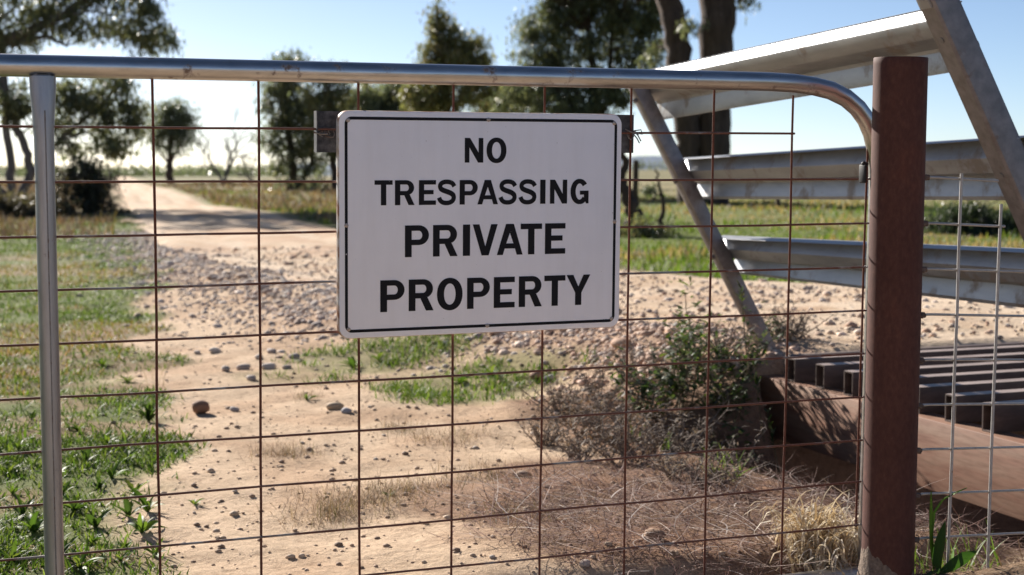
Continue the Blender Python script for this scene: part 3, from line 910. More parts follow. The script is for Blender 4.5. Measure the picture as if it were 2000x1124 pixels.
# the near leg: an angle, its edge towards the road rolled
m = MB()
m.prism([(0, -0.075), (0.055, -0.075), (0.062, -0.060), (0.062, -0.006), (0.056, 0.0), (0.0, 0.0), (0.0, -0.006), (0.050, -0.006), (0.054, -0.014), (0.054, -0.069), (0, -0.069)], wp(2.06, -0.30, 0.01), wp(2.06, 1.40, 0.01), WD, WT)
wing.part('leg', m, M_LEG, 35)
m = MB(); m.prism([(0.001, -0.03), (0.05, -0.03), (0.05, 0.004), (0.001, 0.004)], wp(2.06, 1.335, 0.01), wp(2.06, 1.41, 0.01), WD, WT)
wing.part('end_cap', m, M_GALV, 35, 0.002)
P_W = [(0.200, 0.002), (0.197, -0.001), (0.182, -0.046), (0.174, -0.047), (0.142, -0.004), (0.096, -0.004), (0.066, -0.046), (0.056, -0.047), (0.016, -0.014), (0.004, -0.013), (0.0, -0.022)]
P_TOP = [(0.200, -0.044), (0.197, -0.046), (0.176, -0.006), (0.170, -0.004), (0.124, -0.004), (0.118, -0.006), (0.072, -0.042), (0.060, -0.042), (0.016, -0.016), (0.004, -0.014), (0.0, -0.022)]


def w_rail(sb0, sb1, hgt0, hgt1, prof, a0, a1):
    """a ridged rail from a0 to a1 along the wing; sb = bottom on the slope, hgt = height"""
    m = MB(); n = len(prof); V = []; F = []
    th = 0.0032; seg = 10
    for i in range(seg + 1):
        u_ = i / seg; a = a0 + (a1 - a0) * u_; sb = sb0 + (sb1 - sb0) * u_; k = (hgt0 + (hgt1 - hgt0) * u_) / 0.2
        for off in (0, -th):
            for s, t in prof: V.append(wp(a, sb + s * k, t - 0.055 + off))
    st = 2 * n
    for i in range(seg):
        b0, b1 = i * st, (i + 1) * st
        for q in range(n - 1):
            F.append((b0 + q, b0 + q + 1, b1 + q + 1, b1 + q)); F.append((b0 + n + q, b1 + n + q, b1 + n + q + 1, b0 + n + q + 1))
        F.append((b0, b1, b1 + n, b0 + n)); F.append((b0 + n - 1, b0 + 2 * n - 1, b1 + 2 * n - 1, b1 + n - 1))
    for b0 in (0, seg * st):
        for q in range(n - 1): F.append((b0 + q, b0 + n + q, b0 + n + q + 1, b0 + q + 1))
    m.add(V, F)
    return m


for (s0, s1, h0, h1, pr) in ((1.041, 1.127, 0.194, 0.175, P_TOP), (0.703, 0.744, 0.180, 0.192, P_W), (0.376, 0.396, 0.166, 0.200, P_W)):
    r_ = wing.part('rail', w_rail(s0, s1, h0, h1, pr, 0.04, 2.065 if pr is P_TOP else 2.12), M_GALV, 25)
    for a in (0.115, 2.09):
        m = MB(); q = wp(a, s0 + 0.12 + (s1 - s0) * a / 2.1, 0.0); m.tube([q - WT * 0.055, q + WT * 0.012], 0.008, 6)
        wing.part('bolt', m, M_BAR, 30, parent=r_)

# ------------------------------------------------------------------ paddock fence beyond the road
fence = Thing('paddock_fence', tuple(np.append(at_depth(1500, 400, 34)[:2], 0.0)), 'thin post and wire fence across the far paddock', 'fence', frame=I4)
fp = [(1240, 300, 24), (1520, 300, 33), (1760, 300, 42), (2010, 300, 52)]
fpos = []
for px, py, d in fp:
    q = at_depth(px, py, d); fpos.append((q[0], q[1], gh(q[0], q[1])))
for i, q in enumerate(fpos):
    m = MB(); m.tube([(q[0], q[1], q[2] - 0.3), (q[0] + 0.02, q[1], q[2] + 1.0)], [0.055, 0.045], 8); fence.part('post', m, M_BARK, 50)
for h_ in (0.3, 0.6, 0.9):
    m = MB(); m.tube([(q[0], q[1], q[2] + h_) for q in fpos], 0.004, 5); fence.part('wire', m, M_BAR, 50)
#@@PLANTS
# ------------------------------------------------------------------ vegetation and stones: generators
def blades(P, h, w, az, lean, bend, col, seg=3, tipw=0.08, rng=RNG, curl=0.0, swirl=0.0):
    """curved tapering strips: arrays of n blades -> vertices, triangles, colours"""
    n = len(P); h = np.broadcast_to(h, n); w = np.broadcast_to(w, n)
    az = np.broadcast_to(az, n); lean = np.broadcast_to(lean, n); bend = np.broadcast_to(bend, n); swirl = np.broadcast_to(swirl, n)
    tw = az + np.pi / 2 + rng.normal(0, 0.5, n)
    V = np.zeros((n, 2 * seg + 1, 3)); c = np.array(P, float)
    for k in range(seg + 1):
        t = k / seg
        if k:
            a = lean + bend * (t - 0.5 / seg) + curl * t ** 3; d = az + swirl * t
            c = c + np.stack([np.cos(d) * np.sin(a), np.sin(d) * np.sin(a), np.cos(a)], -1) * (h / seg)[:, None]
        ww = w * (1 - t) ** 0.7 * (0.75 + 0.9 * t * (1 - t) * 1.4) * 0.5
        off = np.stack([np.cos(tw + swirl * t) * ww, np.sin(tw + swirl * t) * ww, np.zeros(n)], -1)
        if k < seg: V[:, 2 * k] = c - off; V[:, 2 * k + 1] = c + off
        else: V[:, 2 * seg] = c
    T = []
    for k in range(seg - 1):
        T += [(2 * k, 2 * k + 1, 2 * k + 3), (2 * k, 2 * k + 3, 2 * k + 2)]
    T.append((2 * seg - 2, 2 * seg - 1, 2 * seg))
    T = np.array(T)
    nv = 2 * seg + 1
    F = (T[None] + (np.arange(n) * nv)[:, None, None]).reshape(-1, 3)
    C = np.repeat(np.asarray(col), nv, 0)
    return V.reshape(-1, 3), F, C


def join(parts):
    V, F, C = [], [], []; b = 0
    for v, f, c in parts:
        V.append(v); F.append(f + b); C.append(c); b += len(v)
    return np.concatenate(V), np.concatenate(F), np.concatenate(C)


def pick(cols, n, rng=RNG, jit=0.18):
    c = np.array(cols)[rng.integers(0, len(cols), n)]
    return c * (1 + rng.normal(0, jit, (n, 1))).clip(0.5, 1.6)


def scatter_polar(n, r0, r1, a0, a1, rng=RNG, pw=1.0):
    r = np.exp(rng.uniform(math.log(r0), math.log(r1), n)); a = np.radians(rng.uniform(a0, a1, n))
    return np.sin(a) * r, np.cos(a) * r, r


GRN = [(0.075, 0.135, 0.022), (0.105, 0.165, 0.03), (0.055, 0.105, 0.02), (0.14, 0.185, 0.045)]
YEL = [(0.17, 0.19, 0.05), (0.24, 0.20, 0.065), (0.25, 0.16, 0.07), (0.14, 0.17, 0.04)]
DRYC = [(0.30, 0.22, 0.13), (0.24, 0.165, 0.10), (0.36, 0.28, 0.18), (0.20, 0.14, 0.095)]
GREYC = [(0.22, 0.18, 0.15), (0.17, 0.135, 0.11), (0.29, 0.245, 0.205), (0.14, 0.10, 0.08)]


def stuff(name, arr, mat, label, cat=None):
    V, F, C = arr
    o = link(name, mesh_np(name, V, F, mat, C)); tag(o, label, kind='stuff')
    return o


# short turf on the near verge
x, y, r = scatter_polar(190000, 3.2, 30, -6, 17)
k = RNG.random(len(x)) < grassy(x, y) * (0.5 + 0.9 * sstep(0.36, 0.6, fbm(x, y, 2.6, 3, 61)))
k &= ~((fbm(x, y, 1.6, 3, 62) > 0.60) & (RNG.random(len(x)) < 0.75))
x, y, r = x[k], y[k], r[k]; n = len(x)
P = np.stack([x, y, ground_h(x, y) - 0.004], -1)
dryk = sstep(0.58, 0.74, fbm(x, y, 0.7, 4, 41) + 0.10 * (fbm(x, y, 3.5, 4, 42) - .5) + 0.06 * sstep(7, 12, y)) > RNG.random(n)
col = np.where(dryk[:, None], pick(YEL, n), pick(GRN, n))
hh = RNG.uniform(0.014, 0.042, n) * (0.8 + 0.035 * r)
turf = blades(P, hh, hh * 0.12 + 0.0016 * (0.6 + 0.16 * r), RNG.uniform(0, 6.28, n), RNG.uniform(0.1, 0.9, n), RNG.uniform(0.2, 1.0, n), col)
stuff('grass', turf, M_LEAF, 'short green and straw coloured turf on the verge behind the upright')

# taller growth in the paddock past the road
x, y, r = scatter_polar(110000, 9, 60, 8, 52)
x2 = x - road_r(y)
k = (x2 > 0.25 + (fbm(x, y, 1.2, 3, 63) - .5) * 0.9) & (RNG.random(len(x)) < 0.35 + 0.8 * sstep(0.4, 0.6, fbm(x, y, 0.45, 3, 64)))
x, y, r = x[k], y[k], r[k]; n = len(x)
P = np.stack([x, y, ground_h(x, y) - 0.01], -1)
band = fbm(x, y, 0.28, 3, 65)
dryk = sstep(0.52, 0.68, band + 0.006 * (r - 20)) > RNG.random(n)
col = np.where(dryk[:, None], pick(DRYC[:3] + YEL[:1], n), pick(GRN + [(0.16, 0.22, 0.045), (0.12, 0.18, 0.035)], n))
hh = RNG.uniform(0.03, 0.12, n) * (0.5 + 0.9 * sstep(0.35, 0.65, fbm(x, y, 0.8, 2, 66)))
stuff('paddock_grass', blades(P, hh, 0.004 + 0.0009 * r, RNG.uniform(0, 6.28, n), RNG.uniform(0, 0.5, n), RNG.uniform(0.1, 0.9, n), col), M_LEAF, 'uneven green and dry grass in the paddock past the road')

# long dry grass around the left trees and the right verge of the road further on
x, y, r = scatter_polar(60000, 20, 95, 0, 22)
k = ((x < grass_x(y) - 0.2) | (x > road_r(y) + 0.3)) & (RNG.random(len(x)) < 0.3 + sstep(0.4, 0.65, fbm(x, y, 0.3, 3, 67)))
x, y, r = x[k], y[k], r[k]; n = len(x)
P = np.stack([x, y, ground_h(x, y) - 0.01], -1)
hh = RNG.uniform(0.06, 0.22, n) * (0.5 + sstep(0.35, 0.65, fbm(x, y, 0.25, 2, 68)))
stuff('dry_grass', blades(P, hh, 0.003 + 0.0010 * r, RNG.uniform(0, 6.28, n), RNG.uniform(0, 0.4, n), RNG.uniform(0.1, 0.8, n), pick(DRYC + GREYC + YEL[1:3] + GRN[1:2], n)), M_DRY, 'long dry grass around the trees along the road')

# the green patch on the sand behind the sign
x = RNG.uniform(1.4, 3.0, 30000); y = RNG.uniform(5.3, 7.8, 30000)
k = RNG.random(len(x)) < green_patch(x, y) * sstep(0.38, 0.6, fbm(x, y, 5, 3, 69)) * 0.8
x, y = x[k], y[k]; n = len(x)
P = np.stack([x, y, ground_h(x, y) - 0.004], -1)
stuff('green_sprouts', blades(P, RNG.uniform(0.02, 0.07, n), RNG.uniform(0.003, 0.008, n), RNG.uniform(0, 6.28, n), RNG.uniform(0.1, 1.0, n), RNG.uniform(0.1, 0.9, n), pick(GRN + [(0.13, 0.2, 0.03)], n)), M_LEAF, 'fresh green sprouts on the sand below the sign')

# fine dry tufts scattered on the sandy strip
parts = []
for px, py, rad, cnt in ((560, 890, 0.10, 420), (700, 985, 0.15, 900), (790, 960, 0.12, 700), (640, 1010, 0.10, 400), (880, 860, 0.14, 500), (960, 930, 0.14, 500), (1000, 1010, 0.12, 350), (600, 780, 0.06, 120), (780, 840, 0.09, 260)):
    q = ground_at(px, py)
    x = q[0] + RNG.normal(0, rad * 0.6, cnt); y = q[1] + RNG.normal(0, rad * 0.6, cnt)
    P = np.stack([x, y, ground_h(x, y) - 0.003], -1)
    parts.append(blades(P, RNG.uniform(0.02, 0.07, cnt), RNG.uniform(0.0010, 0.0022, cnt), RNG.uniform(0, 6.28, cnt), RNG.uniform(0.3, 1.3, cnt), RNG.uniform(-0.5, 1.2, cnt), pick(DRYC + GREYC[:1] + [(0.20, 0.18, 0.07)], cnt)))
stuff('withered_grass', join(parts), M_DRY, 'fine withered grass on the sand below the sign')

# twigs and dead stalks lying below the right half of the gate
x = RNG.uniform(1.25, 2.75, 13000); y = RNG.uniform(2.75, 4.5, 13000)
k = RNG.random(len(x)) < blob(x, y, 2.02, 3.45, 0.72, 0.75, 51, 4) * (1 - 0.5 * sstep(3.9, 4.3, y))
x, y = x[k], y[k]; n = len(x)
P = np.stack([x, y, ground_h(x, y) + RNG.uniform(0.001, 0.022, n)], -1)
cl = pick([(0.24, 0.16, 0.135), (0.17, 0.10, 0.085), (0.36, 0.27, 0.23), (0.13, 0.07, 0.058), (0.21, 0.12, 0.10)], n)
stuff('twig_litter', blades(P, RNG.uniform(0.04, 0.22, n) * RNG.uniform(0.4, 1, n), RNG.uniform(0.0014, 0.0036, n), RNG.normal(2.6, 1.2, n), RNG.normal(1.42, 0.2, n), RNG.normal(0.1, 0.3, n), cl, seg=5, swirl=RNG.normal(0, 1.3, n)), M_DRY, 'tangle of dead stalks and twigs lying under the gate')

n = 420; x = RNG.uniform(1.3, 2.5, n); y = RNG.uniform(2.9, 3.95, n)
k = RNG.random(n) < blob(x, y, 2.02, 3.4, 0.72, 0.7, 51, 4); x, y = x[k], y[k]; n = len(x)
P = np.stack([x, y, ground_h(x, y) + RNG.uniform(0.008, 0.03, n)], -1)
stuff('pale_twigs', blades(P, RNG.uniform(0.10, 0.34, n), RNG.uniform(0.0022, 0.0042, n), RNG.normal(2.7, 1.0, n), RNG.normal(1.45, 0.12, n), RNG.normal(0.1, 0.25, n), pick([(0.52, 0.43, 0.38), (0.42, 0.33, 0.29), (0.62, 0.55, 0.5)], n), seg=7, swirl=RNG.normal(0, 1.5, n)), M_DRY, 'pale bleached twigs lying over the litter under the gate')

# crumbs of soil, pebbles and gravel
def ico(sub):
    bm = bmesh.new(); bmesh.ops.create_icosphere(bm, subdivisions=sub, radius=1.0)
    V = np.array([v.co[:] for v in bm.verts]); F = np.array([[v.index for v in f.verts] for f in bm.faces]); bm.free()
    return V, F


ICO1, ICO2, ICO3 = ico(1), ico(2), ico(3)


def lump(src, seed, rough=0.22, flat=0.65, angular=0.0):
    V, F = src; rs = np.random.default_rng(seed)
    out = V.copy(); sc = 1.0
    for k in range(7):
        d = rs.normal(size=3); d /= np.linalg.norm(d)
        out += V * (rough * 0.5 * np.tanh(2.2 * (V @ d) + rs.normal(0, .4)))[:, None] * rs.normal(0, 0.6)
    if angular:
        for k in range(9):
            d = rs.normal(size=3); d /= np.linalg.norm(d); lim = rs.uniform(0.55, 0.9)
            p = out @ d; ov = np.maximum(p - lim, 0); out -= ov[:, None] * d[None] * angular
    out *= np.array([rs.uniform(0.85, 1.25), rs.uniform(0.75, 1.05), flat * rs.uniform(0.85, 1.15)])
    return out


def rocks(P, s, src, col, nvar=10, sink=0.35, seed=0):
    rs = np.random.default_rng(seed); F0 = src[1]; var = [lump(src, seed * 100 + i) for i in range(nvar)]
    n = len(P); nv = len(src[0]); which = rs.integers(0, nvar, n); a = rs.uniform(0, 6.28, n)
    V = np.array(var)[which] * s[:, None, None]
    ca, sa = np.cos(a)[:, None], np.sin(a)[:, None]
    V = np.stack([V[..., 0] * ca - V[..., 1] * sa, V[..., 0] * sa + V[..., 1] * ca, V[..., 2]], -1)
    V = V + P[:, None, :]; V[..., 2] += (s * (0.5 - sink))[:, None]
    F = (F0[None] + (np.arange(n) * nv)[:, None, None]).reshape(-1, 3)
    return V.reshape(-1, 3), F, np.repeat(col, nv, 0)


STONEC = [(0.52, 0.43, 0.36), (0.62, 0.54, 0.47), (0.42, 0.35, 0.31), (0.56, 0.42, 0.32), (0.68, 0.60, 0.52), (0.47, 0.34, 0.26)]
PINKC = [(0.55, 0.38, 0.29), (0.48, 0.31, 0.22), (0.62, 0.48, 0.38), (0.47, 0.38, 0.33), (0.58, 0.41, 0.30)]
# gravel along the windrow and down the embankment
parts = []
n = 24000
y = np.exp(RNG.uniform(math.log(5.0), math.log(22), n)); xl = np.minimum(road_l(y), 3.08)
x = xl - 0.16 + RNG.normal(0, 1, n) * np.interp(y, [5, 7, 9, 20], [0.26, 0.36, 0.42, 0.35])
k = (x < xl + 0.45) & (RNG.random(n) > green_patch(x, y) * 0.8)
x, y = x[k], y[k]; n = len(x)
s = RNG.lognormal(math.log(0.0080), 0.6, n).clip(0.003, 0.034) * np.interp(y, [5, 10, 20], [0.8, 0.95, 1.25])
near = sstep(9, 6, y)
P = np.stack([x, y, ground_h(x, y)], -1)
col = np.where((RNG.random(n) < np.interp(y, [5.5, 8], [0.8, 0.15]))[:, None], pick(PINKC, n), pick(STONEC, n))
parts.append(rocks(P, s, ICO1, col, 14, 0.45, 1))
V, F, C = parts[0]
stuff('gravel', (V, F, C), M_STONE, 'loose grey and pink gravel along the near side of the road')
o = bpy.data.objects['gravel']; o.data.polygons.foreach_set('use_smooth', np.ones(len(o.data.polygons), bool))
# soil crumbs over the sand
n = 4200
x, y, r = scatter_polar(n, 3.1, 11, 5, 44)
k = (x > grass_x(y) - 0.2) & (x < road_l(y) - 0.3)
x, y = x[k], y[k]; n = len(x)
s = RNG.lognormal(math.log(0.0042), 0.5, n).clip(0.0018, 0.014)
P = np.stack([x, y, ground_h(x, y)], -1)
stuff('soil_crumbs', rocks(P, s, ICO1, pick([(0.40, 0.28, 0.19), (0.48, 0.35, 0.24), (0.55, 0.42, 0.30), (0.28, 0.19, 0.13)], n), 10, 0.42, 2), M_STONE, 'small crumbs of soil scattered on the sandy strip')
# pebbles pressed into the road
n = 5000
y = np.exp(RNG.uniform(math.log(5.0), math.log(16), n)); x = road_l(y) + (road_r(y) - road_l(y)) * RNG.random(n)
s = RNG.lognormal(math.log(0.008), 0.5, n).clip(0.003, 0.03)
P = np.stack([x, y, base_h(x, y) + 0.02], -1)
stuff('road_pebbles', rocks(P, s, ICO1, pick(STONEC + PINKC + [(0.56, 0.44, 0.33)] * 4, n), 10, 0.35, 3), M_STONE, 'pebbles pressed into the pale surface of the road')

# single stones: a few shared shapes
STONE_VARS = [lump(ICO2, 500 + i, 0.24, 0.62, 0.5) for i in range(8)]


def stone_mesh(i, col):
    V = STONE_VARS[i % 8]
    me = mesh_np('stone', V, ICO2[1], M_STONE, np.repeat(np.array([col]), len(V), 0), smooth=True)
    return me


_cache = {}


def stone(px, py, size_px, col, name, label, group=None, var=None, sink=0.3, stretch=(1, 1, 1), cat='stone', ang=None, me=None):
    q = ground_at(px, py); d = float(np.dot(q - EYE, _f)); s = size_px * 0.5 * d / FPX
    var = random.randrange(8) if var is None else var
    if me is None:
        key = (var, tuple(col))
        if key not in _cache: _cache[key] = stone_mesh(var, col)
        me = _cache[key]
    o = link(name, me)
    o.location = (q[0], q[1], gh(q[0], q[1]) + s * stretch[2] * (0.62 - sink))
    o.rotation_euler = (0, 0, random.uniform(0, 6.28) if ang is None else ang); o.scale = (s * stretch[0], s * stretch[1], s * stretch[2])
    tag(o, label, cat, group)
    return o


stone(391, 808, 50, (0.27, 0.155, 0.095), 'rock', 'rounded brown rock alone on the sandy strip', var=3, stretch=(1, .8, 1.05), cat='rock', ang=0.5, sink=0.15)
stone(654, 800, 36, (0.50, 0.38, 0.25), 'rock', 'cream coloured stone beside a grey one below the sign', stretch=(1, .8, 1.0), var=1)
stone(676, 806, 24, (0.44, 0.42, 0.42), 'rock', 'small blue grey stone touching the cream stone below the sign', stretch=(1, .9, .9), var=2)
stone(1276, 1052, 50, (0.34, 0.215, 0.14), 'rock', 'pointed brown rock among twigs under the right half of the gate', cat='rock', stretch=(1, .7, .7), var=4)
stone(1212, 678, 60, (0.44, 0.27, 0.18), 'rock', 'large tan rock on the gravel bank below the sign corner', cat='rock', stretch=(1.1, .8, .75), var=3)
stone(1048, 738, 34, (0.42, 0.25, 0.17), 'rock', 'terracotta coloured stone at the rim of the green patch', var=5)
stone(1075, 742, 22, (0.50, 0.46, 0.44), 'rock', 'small pale round stone next to the terracotta stone', var=6, stretch=(1, 1, 1.1))
stone(1330, 640, 36, (0.43, 0.25, 0.17), 'rock', 'reddish stone on the bank behind the leafy weeds', var=2)
stone(1290, 780, 34, (0.36, 0.29, 0.25), 'rock', 'dull grey stone half hidden under the leafy weeds', var=7)
stone(1020, 930, 26, (0.36, 0.25, 0.18), 'rock', 'brown stone in the litter below the right part of the sign', var=1)
stone(1143, 1105, 30, (0.46, 0.38, 0.33), 'rock', 'pale stone at the foot of the picture among dead stalks', var=3)
stone(458, 803, 20, (0.48, 0.42, 0.38), 'rock', 'small pale stone to the right of the rounded brown rock', var=6)
stone(1780, 655, 30, (0.36, 0.24, 0.17), 'rock', 'brown stone lying on the road behind the rusty post', var=0)
stone(1600, 660, 26, (0.40, 0.28, 0.2), 'rock', 'brown stone on the road edge just past the grid', var=5)
stone(525, 722, 34, STONEC[1], 'stone', 'largest grey stone of the loose cluster left of the sign', 'grey stones left of the sign')
stone(475, 722, 30, STONEC[0], 'stone', 'second largest grey stone of the cluster left of the sign', 'grey stones left of the sign')
for px, py, sz in ((440, 725, 20), (490, 742, 22), (530, 690, 24), (420, 688, 22), (505, 700, 18), (560, 720, 20), (575, 700, 22), (425, 640, 18), (385, 690, 14)):
    stone(px, py, sz, random.choice(STONEC[:3] + STONEC[4:5]), 'stone', 'small rounded grey stone in the loose cluster left of the sign', 'grey stones left of the sign')
cnt = 0
for i in range(400):
    px, py = random.uniform(330, 1220), random.uniform(790, 1110)
    q = ground_at(px, py)
    if q[0] < float(grass_x(q[1])) + 0.05 or q[0] > 2.3: continue
    stone(px, py, random.uniform(6, 14), random.choice([(0.42, 0.30, 0.21), (0.46, 0.33, 0.23), (0.52, 0.44, 0.36), (0.28, 0.19, 0.13)]), 'pebble', 'small stone or clod lying on the bare sandy strip', 'small stones on the sand', cat='pebble')
    cnt += 1
    if cnt >= 55: break
cnt = 0
while cnt < 150:
    y = math.exp(random.uniform(math.log(5.4), math.log(13))); xx = float(road_l(y)) + random.gauss(-0.25, 0.26)
    if xx > road_l(y) + 0.2: continue
    d = np.array([xx, y, 0.1]) - EYE; dep = float(d @ _f)
    px = 1000 + FPX * float(d @ _r) / dep; py = 562 - FPX * float(d @ _u) / dep
    if not (300 < px < 1400): continue
    pink = y < 7.5 and random.random() < .75
    stone(px, py, random.lognormvariate(2.45, 0.38), random.choice(PINKC if pink else STONEC), 'stone', 'stone in the long gravel bank beside the road', 'stones of the gravel bank')
    cnt += 1

# ---- broad leaved weeds: rosettes whose leaves are parts
def leaf_mesh(name, L, W, droop, fold, col, lobes=0, seg=7, upcurl=0.6):
    """one leaf growing along +X from the origin"""
    V = []; F = []; C = []
    px = pz = 0.0
    for k in range(seg + 1):
        t = k / seg
        w = W * 0.5 * (math.sin(math.pi * min(1, t * 0.93 + 0.07)) ** 0.8) * (1 if not lobes or k % 2 else 0.6)
        V += [(px, -w, pz + fold * w), (px, 0, pz), (px, w, pz + fold * w)]
        a = upcurl - droop * t; px += math.cos(a) * L / seg; pz += math.sin(a) * L / seg
        cc = np.array(col) * (0.85 + 0.3 * t); C += [cc, cc * 1.25, cc]
    for k in range(seg):
        for j in range(2): F.append((3 * k + j, 3 * k + 3 + j, 3 * k + 4 + j, 3 * k + 1 + j))
    return mesh_np(name, V, F, M_LEAF, np.array(C), smooth=True)


LEAVES = [leaf_mesh('leaf', 1.0, 0.26, 1.0, 0.35, GRN[i % 4], lobes=i % 2, upcurl=0.5 + 0.14 * i) for i in range(4)] + [leaf_mesh('leaf', 1.0, 0.2, 0.7, 0.3, (0.10, 0.16, 0.03), upcurl=0.9)]
LEAVES_DK = [leaf_mesh('leaf', 1.0, 0.22, 0.9, 0.35, (0.045, 0.08, 0.02), lobes=i % 2, upcurl=0.6 + 0.2 * i) for i in range(3)]


def rosette(px, py, R_, nl, label, group=None, dark=False, name='weed_rosette', up=0.0):
    q = ground_at(px, py)
    root = empty(name, Matrix.Translation((q[0], q[1], gh(q[0], q[1]) - 0.004)))
    tag(root, label, 'weed', group)
    src = LEAVES_DK if dark else LEAVES
    for k in range(nl):
        o = link('leaf', random.choice(src), root)
        s = R_ * random.uniform(0.6, 1.15)
        o.rotation_euler = (random.uniform(-.3, .3), -random.uniform(-0.15, 0.45) - up * random.random(), k * 2.4 + random.uniform(-.4, .4)); o.scale = (s, s * random.uniform(.7, 1.1), s)
    return root


rosette(290, 824, 0.085, 20, 'dark green spiky tuft standing alone at the edge of the sand', dark=True, name='weed_tuft', up=0.7)
spots = [(60, 820), (150, 842), (205, 870), (40, 880), (170, 905), (255, 905), (290, 920), (110, 940), (200, 955), (270, 965), (30, 965), (150, 1000), (245, 1010), (60, 1040), (180, 1062), (280, 1040), (120, 1090), (235, 1095), (20, 1100), (300, 1085), (70, 990), (225, 935),
         (90, 860), (10, 925), (190, 1030), (130, 965), (250, 1070), (160, 1110), (40, 1010), (285, 1000)]
for i, (px, py) in enumerate(spots):
    rosette(px + random.uniform(-8, 8), py, random.uniform(0.040, 0.078), random.randint(9, 14), 'leafy green weed in the thick growth around the foot of the upright', 'leafy weeds at the bottom left', dark=(i % 4 == 0), up=0.35)
for px, py, R_, lab in ((250, 745, 0.06, 'leafy weed at the rim of the turf above the spiky tuft'), (200, 715, 0.07, 'low weed in the turf just right of the upright'), (600, 783, 0.05, 'small flat weed on the sand left of the cream stone'), (760, 968, 0.03, 'tiny pale weed on the sand below the sign'),
                        (690, 720, 0.09, 'broad leaved weed at the left rim of the green patch'), (740, 705, 0.08, 'broad leaved weed in the upper part of the green patch'), (900, 750, 0.07, 'leafy weed at the lower rim of the green patch'), (960, 735, 0.07, 'leafy weed at the right end of the green patch'), (380, 985, 0.035, 'flat pale green weed on the bare sand')):
    rosette(px, py, R_, random.randint(9, 13), lab)
# thin upright blades in the near left growth
x, y, r = scatter_polar(14000, 3.2, 6.0, -4, 13)
k = (RNG.random(len(x)) < grassy(x, y) * sstep(0.42, 0.6, fbm(x, y, 4, 3, 77)))
x, y, r = x[k], y[k], r[k]; n = len(x)
P = np.stack([x, y, ground_h(x, y) - 0.004], -1)
stuff('leafy_growth', blades(P, RNG.uniform(0.02, 0.065, n), RNG.uniform(0.003, 0.008, n), RNG.uniform(0, 6.28, n), RNG.uniform(0.2, 1.1, n), RNG.uniform(0.2, 1.3, n), pick(GRN + [(0.045, 0.085, 0.018), (0.13, 0.18, 0.04)], n), seg=4), M_LEAF, 'dense leafy growth around the foot of the upright')
# pale seed heads leaning by the edge of the turf
q = ground_at(305, 760); parts = []
for i in range(9):
    a = random.uniform(0, 6.28); p0 = np.array([[q[0] + random.uniform(-.04, .04), q[1] + random.uniform(-.04, .04), gh(q[0], q[1])]])
    v, f, c = blades(p0, np.array([random.uniform(.12, .2)]), 0.003, a, 0.15, 0.5, np.array([(0.45, 0.38, 0.26)]), 4); parts.append((v, f, c))
    tip = v[-1]; m_ = 10
    parts.append(blades(np.tile(tip, (m_, 1)) + RNG.normal(0, .008, (m_, 3)), 0.018, 0.008, RNG.uniform(0, 6.28, m_), 1.5, 1.0, np.tile((0.55, 0.48, 0.36), (m_, 1)), 2))
V, F, C = join(parts)
o = link('oat_grass', mesh_np('oat_grass', V - np.array([q[0], q[1], gh(q[0], q[1])]), F, M_DRY, C)); o.location = (q[0], q[1], gh(q[0], q[1])); tag(o, 'thin stalks with pale seed heads beside the turf edge', 'grass')

# ---- straw coloured clump at the foot of the post
q = np.array([*ground_at(1612, 1095)[:2], 0]); q[2] = gh(q[0], q[1])
n = 900
base = q + np.stack([RNG.normal(0, 0.036, n), RNG.normal(0, 0.05, n), np.zeros(n)], -1); base[:, 2] = ground_h(base[:, 0], base[:, 1]) - 0.005
V, F, C = blades(base, RNG.uniform(0.04, 0.21, n), RNG.uniform(0.0035, 0.010, n), RNG.uniform(0, 6.28, n), RNG.uniform(0, 0.3, n), RNG.uniform(0.0, 1.1, n), pick([(0.66, 0.56, 0.41), (0.56, 0.46, 0.31), (0.76, 0.69, 0.56), (0.46, 0.35, 0.22)], n, jit=.1), seg=8, curl=RNG.uniform(1.0, 4.6, n), swirl=RNG.normal(0, .6, n))
o = link('straw_clump', mesh_np('straw_clump', V - q, F, M_DRY, C)); o.location = q; tag(o, 'dead straw coloured clump of curled grass at the foot of the post', 'grass')

